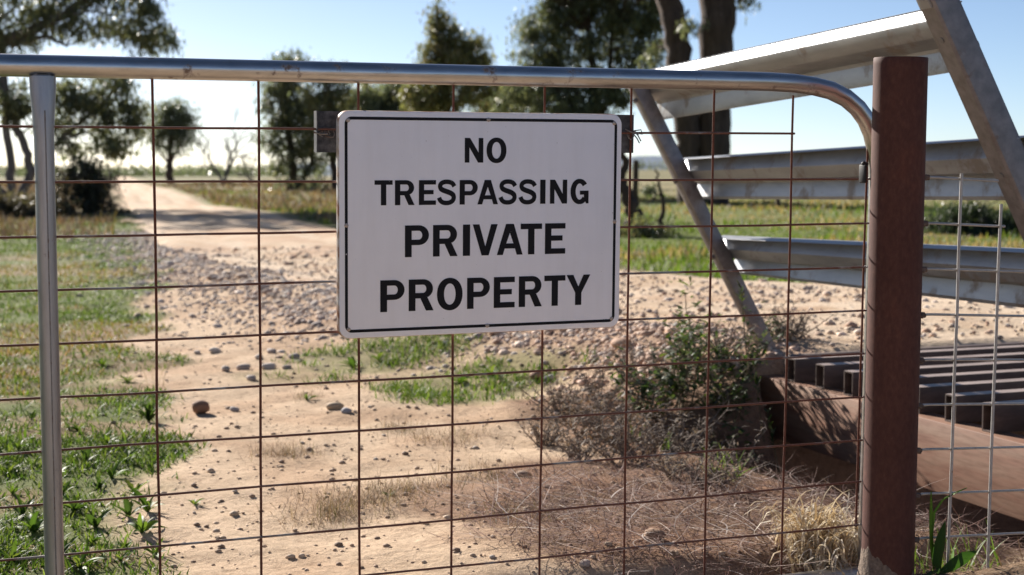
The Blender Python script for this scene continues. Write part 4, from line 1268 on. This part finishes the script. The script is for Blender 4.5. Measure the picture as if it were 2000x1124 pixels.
# ---- leafy shrub and dry brush on the bank by the grid
def shrub(name, px, py, H_, spread, nst, nleaf, leafL, cols, label, cat='weed', dry=False, stemc=(0.13, 0.085, 0.06), tilt=(0, 0), seed=0, group=None, zoff=0.0):
    rs = np.random.default_rng(1000 + seed)
    q = ground_at(px, py); q = np.array([q[0], q[1], gh(q[0], q[1])])
    root = empty(name, Matrix.Translation(q)); tag(root, label, cat, group)
    m = MB(); LP = []; LD = []
    for i in range(nst):
        a = rs.uniform(0, 6.28); h = H_ * rs.uniform(0.5, 1.1); s = spread * rs.uniform(0.2, 1.0)
        p = np.array([rs.normal(0, spread * .15), rs.normal(0, spread * .15), -0.01]); pts = [p]
        dirv = np.array([math.cos(a) * s + tilt[0], math.sin(a) * s + tilt[1], h]) / 5
        for k in range(5):
            p = p + dirv * (1 + rs.normal(0, .12)) + rs.normal(0, 0.10 * H_ / 5 * 1.6, 3); pts.append(p)
            if k >= 1:
                for b in range(2 if not dry else 3):
                    u_ = rs.normal(size=3); u_[2] = abs(u_[2]) * .6; u_ /= np.linalg.norm(u_); tp = p + u_ * H_ * rs.uniform(.08, .28)
                    m.tube([p, (p + tp) / 2 + rs.normal(0, .006, 3), tp], [0.0013, 0.001, 0.0006], 4, cap=False)
                    for _ in range(3): LP.append(p + (tp - p) * rs.uniform(.4, 1.0)); LD.append(u_)
        m.tube(pts, list(np.linspace(0.0034, 0.0011, 6)), 5, cap=False)
    me = m.mesh('stems', M_DRYSTEM if dry else M_STEM, 60); link('stems', me, root)
    if nleaf:
        idx = rs.integers(0, len(LP), nleaf); P = np.array(LP)[idx] + rs.normal(0, leafL * .45, (nleaf, 3)); P[:, 2] = np.maximum(P[:, 2], 0.01)
        az = rs.uniform(0, 6.28, nleaf)
        V, F, C = blades(P, rs.uniform(.5, 1.2, nleaf) * leafL, rs.uniform(.35, .55, nleaf) * leafL * (0.5 if dry else 1), az, rs.uniform(.6, 2.0, nleaf), rs.uniform(.2, 1.0, nleaf), pick(cols, nleaf, rs), seg=3, rng=rs)
        o = link('foliage', mesh_np('foliage', V, F, M_DRY if dry else M_LEAF, C), root); o['kind'] = 'stuff'
    return root


M_STEM = mat_rough('green brown stem', [(0.3, (0.09, 0.075, 0.04)), (0.7, (0.17, 0.13, 0.075))], 80, 0.8, 0.1, 0.001)
M_DRYSTEM = mat_rough('dead grey stem', [(0.3, (0.15, 0.115, 0.09)), (0.7, (0.30, 0.25, 0.205))], 60, 0.9, 0.1, 0.001)
LFG = [(0.06, 0.105, 0.04), (0.08, 0.125, 0.045), (0.05, 0.08, 0.04), (0.11, 0.16, 0.035), (0.065, 0.08, 0.055), (0.10, 0.10, 0.07)]
shrub('leafy_weed', 1265, 815, 0.24, 0.16, 9, 260, 0.046, LFG, 'dark green leafy weed on the bank, nearest to the sign', seed=1)
shrub('leafy_weed', 1330, 800, 0.26, 0.18, 11, 220, 0.046, LFG, 'bushy green weed in the middle of the bank by the grid', seed=2)
shrub('leafy_weed', 1410, 800, 0.24, 0.15, 10, 220, 0.042, LFG, 'green weed growing up at the end of the grid beam', seed=3)
shrub('leafy_weed', 1345, 700, 0.22, 0.07, 4, 110, 0.05, [(0.07, 0.13, 0.03), (0.12, 0.18, 0.03)], 'taller weed with large yellow green leaves on the gravel bank', seed=4)
shrub('leafy_weed', 1450, 905, 0.16, 0.15, 8, 300, 0.026, LFG, 'low dark weed beside the shaded foot of the beam', seed=5)
shrub('leafy_weed', 1487, 748, 0.10, 0.08, 6, 100, 0.042, [(0.07, 0.11, 0.05), (0.10, 0.14, 0.07), (0.05, 0.085, 0.035)], 'weed with drooping leaves hanging over the corner of the grid', seed=6)
shrub('dry_brush', 1190, 850, 0.18, 0.20, 14, 380, 0.03, GREYC, 'dead grey brush at the left foot of the bank', 'brush', True, seed=7)
shrub('dry_brush', 1120, 845, 0.13, 0.18, 12, 320, 0.028, GREYC + DRYC, 'low dead brush furthest from the grid on the bank', 'brush', True, seed=8)
shrub('dry_brush', 1260, 900, 0.15, 0.20, 14, 380, 0.028, GREYC, 'tangled dead brush under the dark green leafy weed', 'brush', True, seed=9)
shrub('dry_brush', 1390, 890, 0.17, 0.20, 14, 360, 0.028, GREYC, 'dead stalks hanging down the bank in front of the beam', 'brush', True, seed=10)
shrub('dry_brush', 1240, 745, 0.14, 0.14, 10, 240, 0.026, GREYC + PINKC[:1], 'thin dead brush at the top of the gravel bank', 'brush', True, seed=11)
shrub('dry_brush', 1540, 668, 0.13, 0.15, 26, 420, 0.03, GREYC, 'dome of dead grey grass by the far corner of the grid', 'brush', True, seed=12)
shrub('dry_brush', 1330, 945, 0.11, 0.18, 10, 240, 0.026, GREYC + DRYC, 'flattened dead brush at the foot of the bank', 'brush', True, seed=13)
shrub('dry_brush', 1462, 880, 0.16, 0.10, 12, 200, 0.025, GREYC, 'dead stalks against the end of the rusty beam', 'brush', True, seed=14)
shrub('leafy_weed', 1370, 745, 0.24, 0.16, 9, 170, 0.044, LFG, 'leafy weed in the middle of the bank behind the bushy one', seed=15)
shrub('leafy_weed', 1425, 772, 0.15, 0.12, 8, 300, 0.032, LFG, 'leafy weed around the foot of the slanting leg', seed=16)
shrub('leafy_weed', 1448, 860, 0.17, 0.12, 9, 360, 0.028, LFG, 'dark weed hiding the end of the rusty beam', seed=17)
shrub('dry_brush', 1310, 860, 0.18, 0.2, 16, 420, 0.028, GREYC, 'dead brush between the bushy weed and the twig litter', 'brush', True, seed=18)
shrub('dry_brush', 1405, 705, 0.15, 0.14, 14, 260, 0.026, GREYC + PINKC[:1], 'dry stalks standing beside the slanting leg', 'brush', True, seed=19)
for i_, (px, py, h_, lab) in enumerate(((1090, 800, .12, 'sparse dead brush above the low brush of the bank'), (1170, 790, .15, 'dead brush below the large tan rock'), (1210, 905, .13, 'dead brush at the lower left rim of the scrub'), (1130, 900, .10, 'flat dead brush spreading onto the sand'), (1300, 760, .15, 'dead stalks mixed into the middle of the leafy weeds'), (1060, 870, .08, 'little dead tuft at the very left of the scrub'), (1390, 950, .1, 'dead tangle where the bank meets the twig litter'))):
    shrub('dry_brush', px, py, h_, h_ * 1.2, 14, 300, 0.026, GREYC + DRYC[1:2], lab, 'brush', True, seed=40 + i_)
# docks whose stalks throw their shadow on the beam
for i, (x, y, h) in enumerate(((2.93, 4.86, 0.34), (2.90, 4.70, 0.30), (2.88, 4.55, 0.26))):
    q = np.array([x, y, gh(x, y)]); root = empty('seed_stalk', Matrix.Translation(q))
    tag(root, ('tall seed stalk beside the far end of the beam', 'seed stalk in front of the rusty beam, middle one of three', 'shortest seed stalk in front of the rusty beam')[i], 'weed', 'seed stalks by the beam')
    m = MB(); pts = [(0.0 - 0.01 * k, 0.004 * k * (i - 1), h * k / 5) for k in range(6)]; m.tube(pts, list(np.linspace(.003, .0015, 6)), 5); link('stem', m.mesh('stem', M_STEM, 60), root)
    n = 22; t = RNG.uniform(0.5, 1.0, n); P = np.stack([-0.05 * t, 0.02 * t * (i - 1), h * t], -1)
    V, F, C = blades(P, RNG.uniform(0.02, 0.045, n), RNG.uniform(.006, .014, n), RNG.uniform(0, 6.28, n), RNG.uniform(.3, 1.2, n), RNG.uniform(0, .8, n), pick(LFG, n)); o = link('seed_head', mesh_np('seed_head', V, F, M_LEAF, C), root); o['kind'] = 'stuff'
# green spears on the bank foot
for i, (px, py) in enumerate(((1415, 940), (1390, 935), (1440, 930), (1300, 880), (1240, 860))):
    q = ground_at(px, py); n = 8; b0 = np.zeros((n, 3)); b0[:, :2] = RNG.normal(0, .012, (n, 2))
    V, F, C = blades(b0, RNG.uniform(.05, .12, n), 0.008, RNG.uniform(0, 6.28, n), RNG.uniform(0, .6, n), RNG.uniform(.1, .9, n), pick([(0.11, 0.19, 0.03), (0.15, 0.22, 0.04)], n), 5)
    o = link('grass_tuft', mesh_np('grass_tuft', V, F, M_LEAF, C)); o.location = (q[0], q[1], gh(q[0], q[1]) - .004)
    tag(o, ('tallest fresh green shoot at the foot of the bank by the ditch', 'fresh green shoot left of the tallest one at the foot of the bank', 'fresh green shoot nearest to the shaded ditch', 'green shoot in the dead brush under the bushy weed', 'green shoot at the left rim of the dark leafy weed')[i], 'grass', 'green shoots on the bank')

# ---- dock plant and shoots to the right of the post
def wide_leaf(name, pts, widths, col, side):
    """a leaf along a 3D path"""
    V = []; F = []; C = []
    for k, (p, w) in enumerate(zip(pts, widths)):
        p = np.array(p, float); sd = np.array(side, float)
        V += [p - sd * w / 2, p + np.array([0, -0.004, -0.25 * w]), p + sd * w / 2]; C += [col, np.array(col) * 1.3, col]
    for k in range(len(pts) - 1):
        for j in range(2): F.append((3 * k + j, 3 * k + 1 + j, 3 * k + 4 + j, 3 * k + 3 + j))
    return mesh_np(name, V, F, M_LEAF, np.array(C), smooth=True)


q0 = l2w((1.868, -0.215, -1.13)); q0[2] = gh(q0[0], q0[1])
dock = empty('dock_plant', Matrix.Translation(Vector(q0))); dock.scale = (0.82, 0.82, 0.82); tag(dock, 'dark broad leaved plant growing beside the foot of the post', 'plant')
GD = (0.028, 0.07, 0.014); GL = (0.10, 0.19, 0.025)
link('leaf', wide_leaf('leaf', [(0, 0, 0.0), (-.006, 0, 0.04), (-.004, -.005, 0.08), (.002, -.008, 0.115), (.010, -.01, 0.145)], [0.012, 0.040, 0.044, 0.030, 0.004], GD, (1, 0.15, 0)), dock)
link('leaf', wide_leaf('leaf', [(0, 0.02, 0.0), (-.012, .02, 0.08), (-.014, .02, 0.14), (-.018, .015, 0.19), (-.024, .01, 0.225)], [0.006, 0.010, 0.012, 0.009, 0.002], GL, (1, 0, 0.1)), dock)
link('leaf', wide_leaf('leaf', [(0, 0.02, 0.0), (-.010, .02, 0.1), (-.004, .02, 0.165), (.020, .015, 0.20), (.055, .01, 0.215), (.085, 0, 0.228)], [0.006, 0.010, 0.013, 0.012, 0.009, 0.002], GL, (0.9, 0, 0.45)), dock)
link('leaf', wide_leaf('leaf', [(0, 0, 0), (.03, -.02, 0.025), (.06, -.03, 0.045), (.09, -.04, 0.062)], [0.012, 0.034, 0.036, 0.005], GD, (-0.3, 0.3, 0.8)), dock)
link('leaf', wide_leaf('leaf', [(0, 0, 0), (.022, -.01, 0.02), (.035, -.012, 0.045), (.038, -.01, 0.07)], [0.01, 0.026, 0.026, 0.003], (0.12, 0.19, 0.12), (0.6, 0.2, 0.5)), dock)
link('leaf', wide_leaf('leaf', [(0, 0, 0), (-.05, -.05, 0.03), (-.09, -.07, 0.025), (-.12, -.08, 0.0)], [0.012, 0.034, 0.034, 0.006], (0.04, 0.085, 0.035), (0.4, -0.5, 0.35)), dock)
for i, (lx, lab) in enumerate(((2.0, 'thin green shoots below the second wire of the mesh panel'), (2.06, 'grass shoots near the right end of the mesh panel'), (1.93, 'small grass shoots right of the broad leaved plant'))):
    q = l2w((lx, -0.13, -1.13)); q[2] = gh(q[0], q[1]) - .003; n = 16
    b0 = np.zeros((n, 3)); b0[:, :2] = RNG.normal(0, .03, (n, 2))
    V, F, C = blades(b0, RNG.uniform(.05, .16, n), RNG.uniform(.004, .008, n), RNG.uniform(0, 6.28, n), RNG.uniform(0, .5, n), RNG.uniform(.1, .9, n), pick([(0.10, 0.17, 0.03), (0.14, 0.2, 0.05)], n), 5)
    o = link('grass_tuft', mesh_np('grass_tuft', V, F, M_LEAF, C)); o.location = q; tag(o, lab, 'grass')
n = 500; lx = RNG.uniform(1.84, 2.3, n); ly = RNG.uniform(-0.30, 0.05, n)
P = np.array([l2w((a_, b_, -1.1)) for a_, b_ in zip(lx, ly)]); P[:, 2] = ground_h(P[:, 0], P[:, 1]) + RNG.uniform(0, .012, n)
stuff('straw_litter', blades(P, RNG.uniform(.02, .09, n), RNG.uniform(.0015, .004, n), RNG.uniform(0, 6.28, n), RNG.normal(1.45, .2, n), RNG.normal(0, .3, n), pick(DRYC + [(0.45, 0.36, 0.28)], n)), M_DRY, 'bits of straw on the ground under the mesh panel')

# ------------------------------------------------------------------ trees
TW = _r.copy()


def px_world(px, py, d): return at_depth(px, py, d)


def tree(name, label, base_px, depth, trunk, lobes, cols, leaf=0.16, density=1.0, seed=0, trunk_r=0.2, bark=None, group='trees along the road', droop=0.9, cat='tree', forks=None, clump=0.42, nleaf=55):
    rs = np.random.default_rng(seed)
    b = at_depth(base_px, 340, depth); b[2] = gh(b[0], b[1]) - 0.1
    root = empty(name, Matrix.Translation(Vector(b))); tag(root, label, cat, group)
    sc = depth / FPX
    m = MB(); spine = []
    for path, r0, r1 in trunk:
        pts = [b.copy()] if path[0] is None else []
        for q in path:
            if q is None: continue
            pts.append(at_depth(q[0], q[1], depth + (q[2] if len(q) > 2 else 0)))
        # resample with slight wobble
        pts = np.array(pts); seg = max(6, 4 * len(pts)); tt = np.linspace(0, len(pts) - 1, seg)
        res = np.stack([np.interp(tt, np.arange(len(pts)), pts[:, k]) for k in range(3)], -1)
        res[1:-1] += rs.normal(0, 0.09 * r0 + 0.012, (seg - 2, 3)) * np.array([1, 1, .3])
        m.tube([p - b for p in res], list(np.linspace(r0, r1, seg)), 10, cap=False)
        spine += [(p, r0 + (r1 - r0) * i / seg) for i, p in enumerate(res) if i > seg * 0.3]
    LV = []
    S = np.array([s_[0] for s_ in spine]); SR = np.array([s_[1] for s_ in spine])
    for lx, ly, rx, ry, *dz in lobes:
        c = at_depth(lx, ly, depth + (dz[0] if dz else 0)); Rx, Rz = rx * sc * 1.12, ry * sc * 1.12
        vol = Rx * Rx * Rz
        nc = max(6, int(density * 11.0 * (Rx * Rz) / (clump * clump)))
        for i in range(nc):
            u_ = rs.normal(size=3); u_ /= np.linalg.norm(u_); u_ *= rs.uniform(0.25, 1.0) ** 0.5
            p = c + u_ * np.array([Rx, Rx, Rz])
            if i % 3 == 0:
                j = np.argmin(np.linalg.norm((S - p) * np.array([1, 1, 1.3]), axis=1) + np.maximum(S[:, 2] - p[2], 0) * 1.5)
                s0 = S[j]; mid = s0 * .45 + p * .55 + rs.normal(0, .12, 3) + np.array([0, 0, 0.12 * np.linalg.norm(p - s0)])
                r0 = min(SR[j] * .45, 0.02 + 0.012 * np.linalg.norm(p - s0))
                m.tube([s0 - b, s0 * .75 + mid * .25 - b, mid - b, mid * .4 + p * .6 - b, p - b], [r0, r0 * .8, r0 * .6, r0 * .35, 0.006], 5, cap=False)
            k = int(nleaf * 1.25 * rs.uniform(0.35, 1.3)); cs = clump * rs.uniform(0.5, 1.15)
            LV.append(np.concatenate([p + rs.normal(0, 1, (k, 3)) * np.array([cs, cs, cs * 0.8]) * 0.5, np.full((k, 1), rs.uniform(0.75, 1.3))], 1))
    tr = m.mesh('trunk', bark or M_BARK, 60); link('trunk', tr, root)
    if LV:
        L_ = np.concatenate(LV); n = len(L_); tone = L_[:, 3:4]
        V, F, C = blades(L_[:, :3], rs.uniform(.6, 1.3, n) * leaf, rs.uniform(.26, .48, n) * leaf, rs.uniform(0, 6.28, n), rs.normal(2.2, .55, n), rs.normal(.3, .3, n), pick(cols, n, rs) * tone, seg=2, rng=rs)
        o = link('crown', mesh_np('crown', V - b, F, M_TREELEAF, C), root); o['kind'] = 'stuff'
    return root


EUC = [(0.155, 0.18, 0.115), (0.19, 0.205, 0.13), (0.125, 0.15, 0.105), (0.23, 0.235, 0.14)]
OLIVE = [(0.21, 0.22, 0.095), (0.25, 0.245, 0.11), (0.17, 0.185, 0.085), (0.27, 0.225, 0.125)]
DARK = [(0.11, 0.14, 0.095), (0.14, 0.165, 0.11), (0.16, 0.18, 0.125)]

tree('gum_tree', 'large gum tree with spreading pale limbs at the far left', 20, 34,
     [([None, (22, 330), (14, 240), (5, 120), (-10, 40)], 0.10, 0.07), ([None, (62, 340), (48, 290), (20, 225), (-20, 120), (-40, 0)], 0.11, 0.07), ([None, (-60, 330), (-70, 150), (-20, 90), (60, 60), (130, 25), (190, -20)], 0.26, 0.05),
      ([(-70, 150), (-60, 20), (40, -60), (160, -110)], 0.17, 0.05), ([(20, 90), (90, 70), (130, 90)], 0.06, 0.03), ([(60, 340), (110, 280), (170, 230), (230, 170)], 0.07, 0.03)],
     [(110, 35, 60, 30), (200, 35, 70, 42), (285, 62, 55, 36), (310, 80, 34, 26), (20, 70, 60, 38), (60, 10, 70, 24), (170, -40, 130, 40), (300, 0, 40, 30), (-60, 40, 70, 70), (60, -120, 220, 60), (40, 190, 50, 34), (15, 215, 30, 30), (120, 185, 40, 36), (205, 190, 60, 48), (70, 235, 40, 24), (150, 220, 44, 36), (255, 215, 26, 36), (235, 250, 38, 48), (180, 235, 36, 30), (220, 285, 34, 28), (130, 300, 26, 26), (255, 170, 28, 25)],
     EUC, 0.15, 0.62, 11, 0.25, M_PALEBARK, clump=0.34, nleaf=60)
tree('bush', 'dense dark bush at the left edge of the road', 168, 28.5, [([None, (165, 350)], 0.07, 0.03), ([None, (190, 370)], 0.05, 0.03)],
     [(165, 355, 38, 34), (150, 395, 42, 30), (195, 385, 30, 30), (180, 322, 26, 16), (215, 418, 34, 18), (140, 425, 40, 16), (130, 350, 20, 20), (205, 345, 18, 18), (240, 425, 24, 12)], [(0.10, 0.095, 0.06), (0.13, 0.11, 0.075), (0.075, 0.08, 0.05)], 0.11, 0.75, 12, clump=0.26, nleaf=60, cat='bush', group=None)
tree('bush', 'low scrubby bush left of the dark bush under the gum tree', 60, 27.5, [([None, (60, 400)], 0.05, 0.02)], [(40, 410, 60, 24), (90, 418, 40, 22), (10, 400, 40, 26)], [(0.13, 0.11, 0.075), (0.09, 0.09, 0.05), (0.16, 0.13, 0.09)], 0.10, 0.9, 13, clump=0.22, cat='bush', group=None)
tree('gum_tree', 'small round headed tree standing alone beyond the road crest', 332, 95, [([None, (332, 310), (335, 250)], 0.26, 0.10), ([(332, 320), (360, 270)], 0.10, 0.05), ([(332, 325), (310, 290)], 0.09, 0.05)],
     [(338, 232, 36, 26), (318, 245, 26, 28), (360, 250, 26, 24), (340, 262, 36, 24), (335, 215, 26, 14), (318, 285, 16, 14), (352, 285, 18, 10)], DARK, 0.26, 1.25, 14, clump=0.75, nleaf=60)
# bare tree
def bare(name, label, px, depth, top_px, spread_px, seed, r0=0.12):
    rs = np.random.default_rng(seed); b = at_depth(px, 340, depth); b[2] = gh(b[0], b[1]) - .1
    root = empty(name, Matrix.Translation(Vector(b))); tag(root, label, 'tree', 'trees along the road'); m = MB()
    H_ = 1.45 * (345 - top_px) * depth / FPX; W_ = spread_px * depth / FPX

    def grow(p, d_, L_, r_, lv):
        pts = [p]; q = p.copy(); dd = d_.copy()
        for k in range(4):
            dd = dd + rs.normal(0, .16, 3); dd /= np.linalg.norm(dd); q = q + dd * L_ / 4; pts.append(q.copy())
        m.tube(pts, list(np.linspace(r_, r_ * .5, 5)), 6, cap=False)
        if lv:
            for k in range(rs.integers(3, 5)):
                nd = dd + rs.normal(0, .62, 3) * np.array([1, 1, .6]) + np.array([0, 0, .12]); nd /= np.linalg.norm(nd)
                grow(pts[rs.integers(2, 5)], nd, L_ * rs.uniform(.55, .8), r_ * .5, lv - 1)
    for k in range(3):
        d_ = np.array([rs.normal(0, .4) * W_ / H_, rs.normal(0, .4) * W_ / H_, 1.0]); d_ /= np.linalg.norm(d_)
        grow(np.zeros(3), d_, H_ * .55, r0, 3)
    link('branches', m.mesh('branches', M_PALEBARK, 60), root)


bare('bare_tree', 'leafless grey tree beyond the road crest', 437, 90, 262, 70, 21, 0.09)
bare('bare_tree', 'low leafless bush to the right of the bare tree', 492, 88, 300, 40, 22, 0.05)
tree('gum_tree', 'tall dark tree right of the road, left of the sign bracket', 568, 60, [([None, (575, 330), (560, 240), (560, 150)], 0.2, 0.08), ([None, (605, 330), (620, 260)], 0.12, 0.06)],
     [(560, 125, 30, 22), (548, 160, 34, 26), (575, 175, 36, 26), (540, 210, 28, 28), (570, 225, 38, 30), (535, 262, 28, 24), (560, 290, 40, 22), (600, 300, 34, 18), (545, 318, 26, 14), (615, 325, 22, 12), (590, 250, 28, 28), (598, 365, 40, 14), (610, 210, 28, 26), (525, 180, 16, 18), (585, 130, 18, 16), (620, 270, 24, 22)], EUC + DARK, 0.20, 1.1, 31, clump=0.5)
tree('gum_tree', 'olive tree crown directly left of the sign top corner', 655, 58, [([None, (650, 300), (640, 180)], 0.17, 0.07)], [(635, 140, 24, 18), (628, 180, 34, 26), (655, 200, 36, 28), (640, 240, 40, 30), (665, 160, 22, 20), (675, 260, 34, 34), (640, 290, 30, 22)], OLIVE + EUC, 0.20, 1.0, 32, clump=0.48)
tree('gum_tree', 'dark low tree crown showing above the left half of the sign', 745, 62, [([None, (745, 300), (745, 200)], 0.18, 0.07)], [(720, 185, 34, 20), (755, 180, 36, 20), (785, 190, 30, 20), (695, 200, 30, 26), (800, 205, 30, 24), (740, 215, 54, 24), (790, 225, 40, 24), (740, 270, 60, 40)], DARK + EUC, 0.20, 1.15, 33, clump=0.5)
tree('gum_tree', 'pale olive tree with a thin top above the middle of the sign', 880, 50, [([None, (880, 300), (870, 180), (858, 60), (852, 10)], 0.2, 0.04), ([(875, 240), (920, 150)], 0.09, 0.04)],
     [(855, 25, 14, 18), (868, 45, 20, 16), (848, 50, 12, 14), (880, 95, 40, 24), (920, 85, 24, 18), (845, 100, 24, 20), (900, 120, 50, 24), (850, 140, 36, 24), (930, 130, 26, 20), (840, 185, 44, 28), (900, 180, 60, 30), (820, 210, 36, 22), (950, 160, 20, 14), (965, 190, 24, 18), (800, 185, 18, 16), (870, 70, 30, 18), (940, 105, 18, 16)], OLIVE, 0.17, 1.05, 34, clump=0.38)
tree('gum_tree', 'big dark tree between the olive tree and the two thick trunks', 1160, 42, [([None, (1165, 300), (1160, 180), (1150, 60)], 0.24, 0.08), ([(1165, 280), (1190, 170), (1195, 60)], 0.10, 0.05), ([(1165, 250), (1100, 130)], 0.1, 0.04)],
     [(1065, 40, 40, 34), (1110, 20, 50, 36), (1170, 20, 50, 40), (1060, 90, 36, 34), (1110, 85, 50, 36), (1060, 140, 40, 26), (1110, 145, 50, 30), (1160, 90, 40, 30), (1200, 30, 40, 36), (1235, 70, 44, 46), (1260, 30, 40, 40), (1165, 160, 44, 28), (1010, 165, 34, 20), (1060, 190, 60, 24), (1150, 200, 60, 26), (1240, 130, 36, 26), (1190, -50, 130, 44), (1080, -30, 60, 40), (1130, 250, 80, 36), (1025, 120, 26, 22), (1030, 60, 24, 26), (1270, 90, 26, 40), (1285, 20, 26, 40), (1225, 180, 40, 26), (1095, 215, 60, 24), (985, 195, 26, 18), (1200, 170, 40, 26)], EUC + DARK + OLIVE[:1], 0.14, 0.95, 35, clump=0.34)
tree('gum_tree', 'old gum with two thick dark trunks behind the guard wing', 1378, 36,
     [([(1398, 412), (1396, 300), (1397, 200), (1403, 100), (1406, 0), (1410, -100), (1420, -200)], 0.34, 0.46), ([(1352, 412), (1348, 310), (1340, 220), (1328, 130), (1315, 40), (1303, -50), (1288, -140)], 0.32, 0.27), ([(1405, 20), (1450, -60), (1500, -110)], 0.14, 0.08)],
     [(1300, -140, 120, 50), (1440, -160, 120, 50), (1352, 60, 12, 14, -1), (1278, 110, 18, 18, 1), (1460, 2, 16, 14), (1440, -20, 30, 20)], EUC, 0.13, 0.75, 36, clump=0.3, nleaf=45)
tree('dead_tree', 'dark leaning dead trunk just right of the sign', 1245, 21, [([None, (1238, 420), (1225, 385), (1212, 350), (1218, 300), (1222, 260)], 0.14, 0.02), ([(1212, 350), (1196, 330)], 0.05, 0.02)], [], EUC, seed=37, trunk_r=.1)
tree('dead_tree', 'thin crooked dead sapling behind the slanting leg', 1288, 20, [([None, (1296, 400), (1285, 360), (1280, 330)], 0.035, 0.012), ([(1288, 380), (1262, 400)], 0.014, 0.006)], [(1268, 372, 8, 5)], DARK, seed=38, leaf=.05, clump=.1)
tree('bush', 'dark green bush in the paddock behind the mesh panel', 1900, 21, [([None, (1900, 420)], 0.04, 0.02)], [(1840, 430, 40, 22), (1890, 425, 50, 26), (1950, 435, 50, 26), (2010, 430, 40, 26), (1900, 455, 80, 18)], [(0.04, 0.06, 0.035), (0.055, 0.075, 0.04)], 0.07, 1.6, 39, clump=0.2, cat='bush', group=None)
tree('bush', 'scrubby bush at the foot of the dead trunk', 1240, 20, [([None, (1240, 440)], 0.03, 0.02)], [(1240, 445, 36, 14), (1290, 455, 40, 12)], OLIVE + DARK, 0.07, 1.2, 40, clump=0.16, cat='bush', group=None)
tree('gum_tree', 'hazy olive crown behind, between the dark low tree and the pale olive tree', 800, 78, [([None, (805, 320), (800, 200)], 0.2, 0.08)], [(790, 175, 30, 18), (815, 200, 44, 26), (770, 215, 36, 24), (700, 215, 40, 26), (660, 235, 36, 30), (840, 230, 44, 26), (720, 165, 24, 14), (790, 260, 60, 30)], OLIVE + EUC, 0.26, 1.0, 51, clump=0.6)
tree('gum_tree', 'hazy crown behind, left of the big dark tree', 985, 70, [([None, (985, 320), (985, 200)], 0.2, 0.08)], [(985, 180, 30, 16), (1005, 205, 40, 22), (955, 205, 34, 20), (1030, 185, 34, 22), (980, 250, 60, 30)], OLIVE + EUC, 0.24, 1.0, 52, clump=0.55)
# far trees as one mass on the skyline
rs = np.random.default_rng(77); P = []
for i in range(900):
    px = rs.uniform(-60, 560) if rs.random() < .7 else rs.uniform(560, 2100); d = rs.uniform(600, 900)
    b = at_depth(px, 330, d); z0 = float(base_h(b[0], b[1])); hgt = rs.uniform(1.5, 4.5)
    c = np.array([b[0], b[1], z0 + rs.uniform(0, hgt)])
    P.append(c + rs.normal(0, 1.2, (26, 3)))
P = np.concatenate(P); n = len(P)
stuff('treeline', blades(P, RNG.uniform(1.0, 2.2, n), RNG.uniform(.5, 1.0, n), RNG.uniform(0, 6.28, n), RNG.uniform(0, 3, n), .3, pick(DARK, n), 2), M_TREELEAF, 'distant line of trees on the skyline')
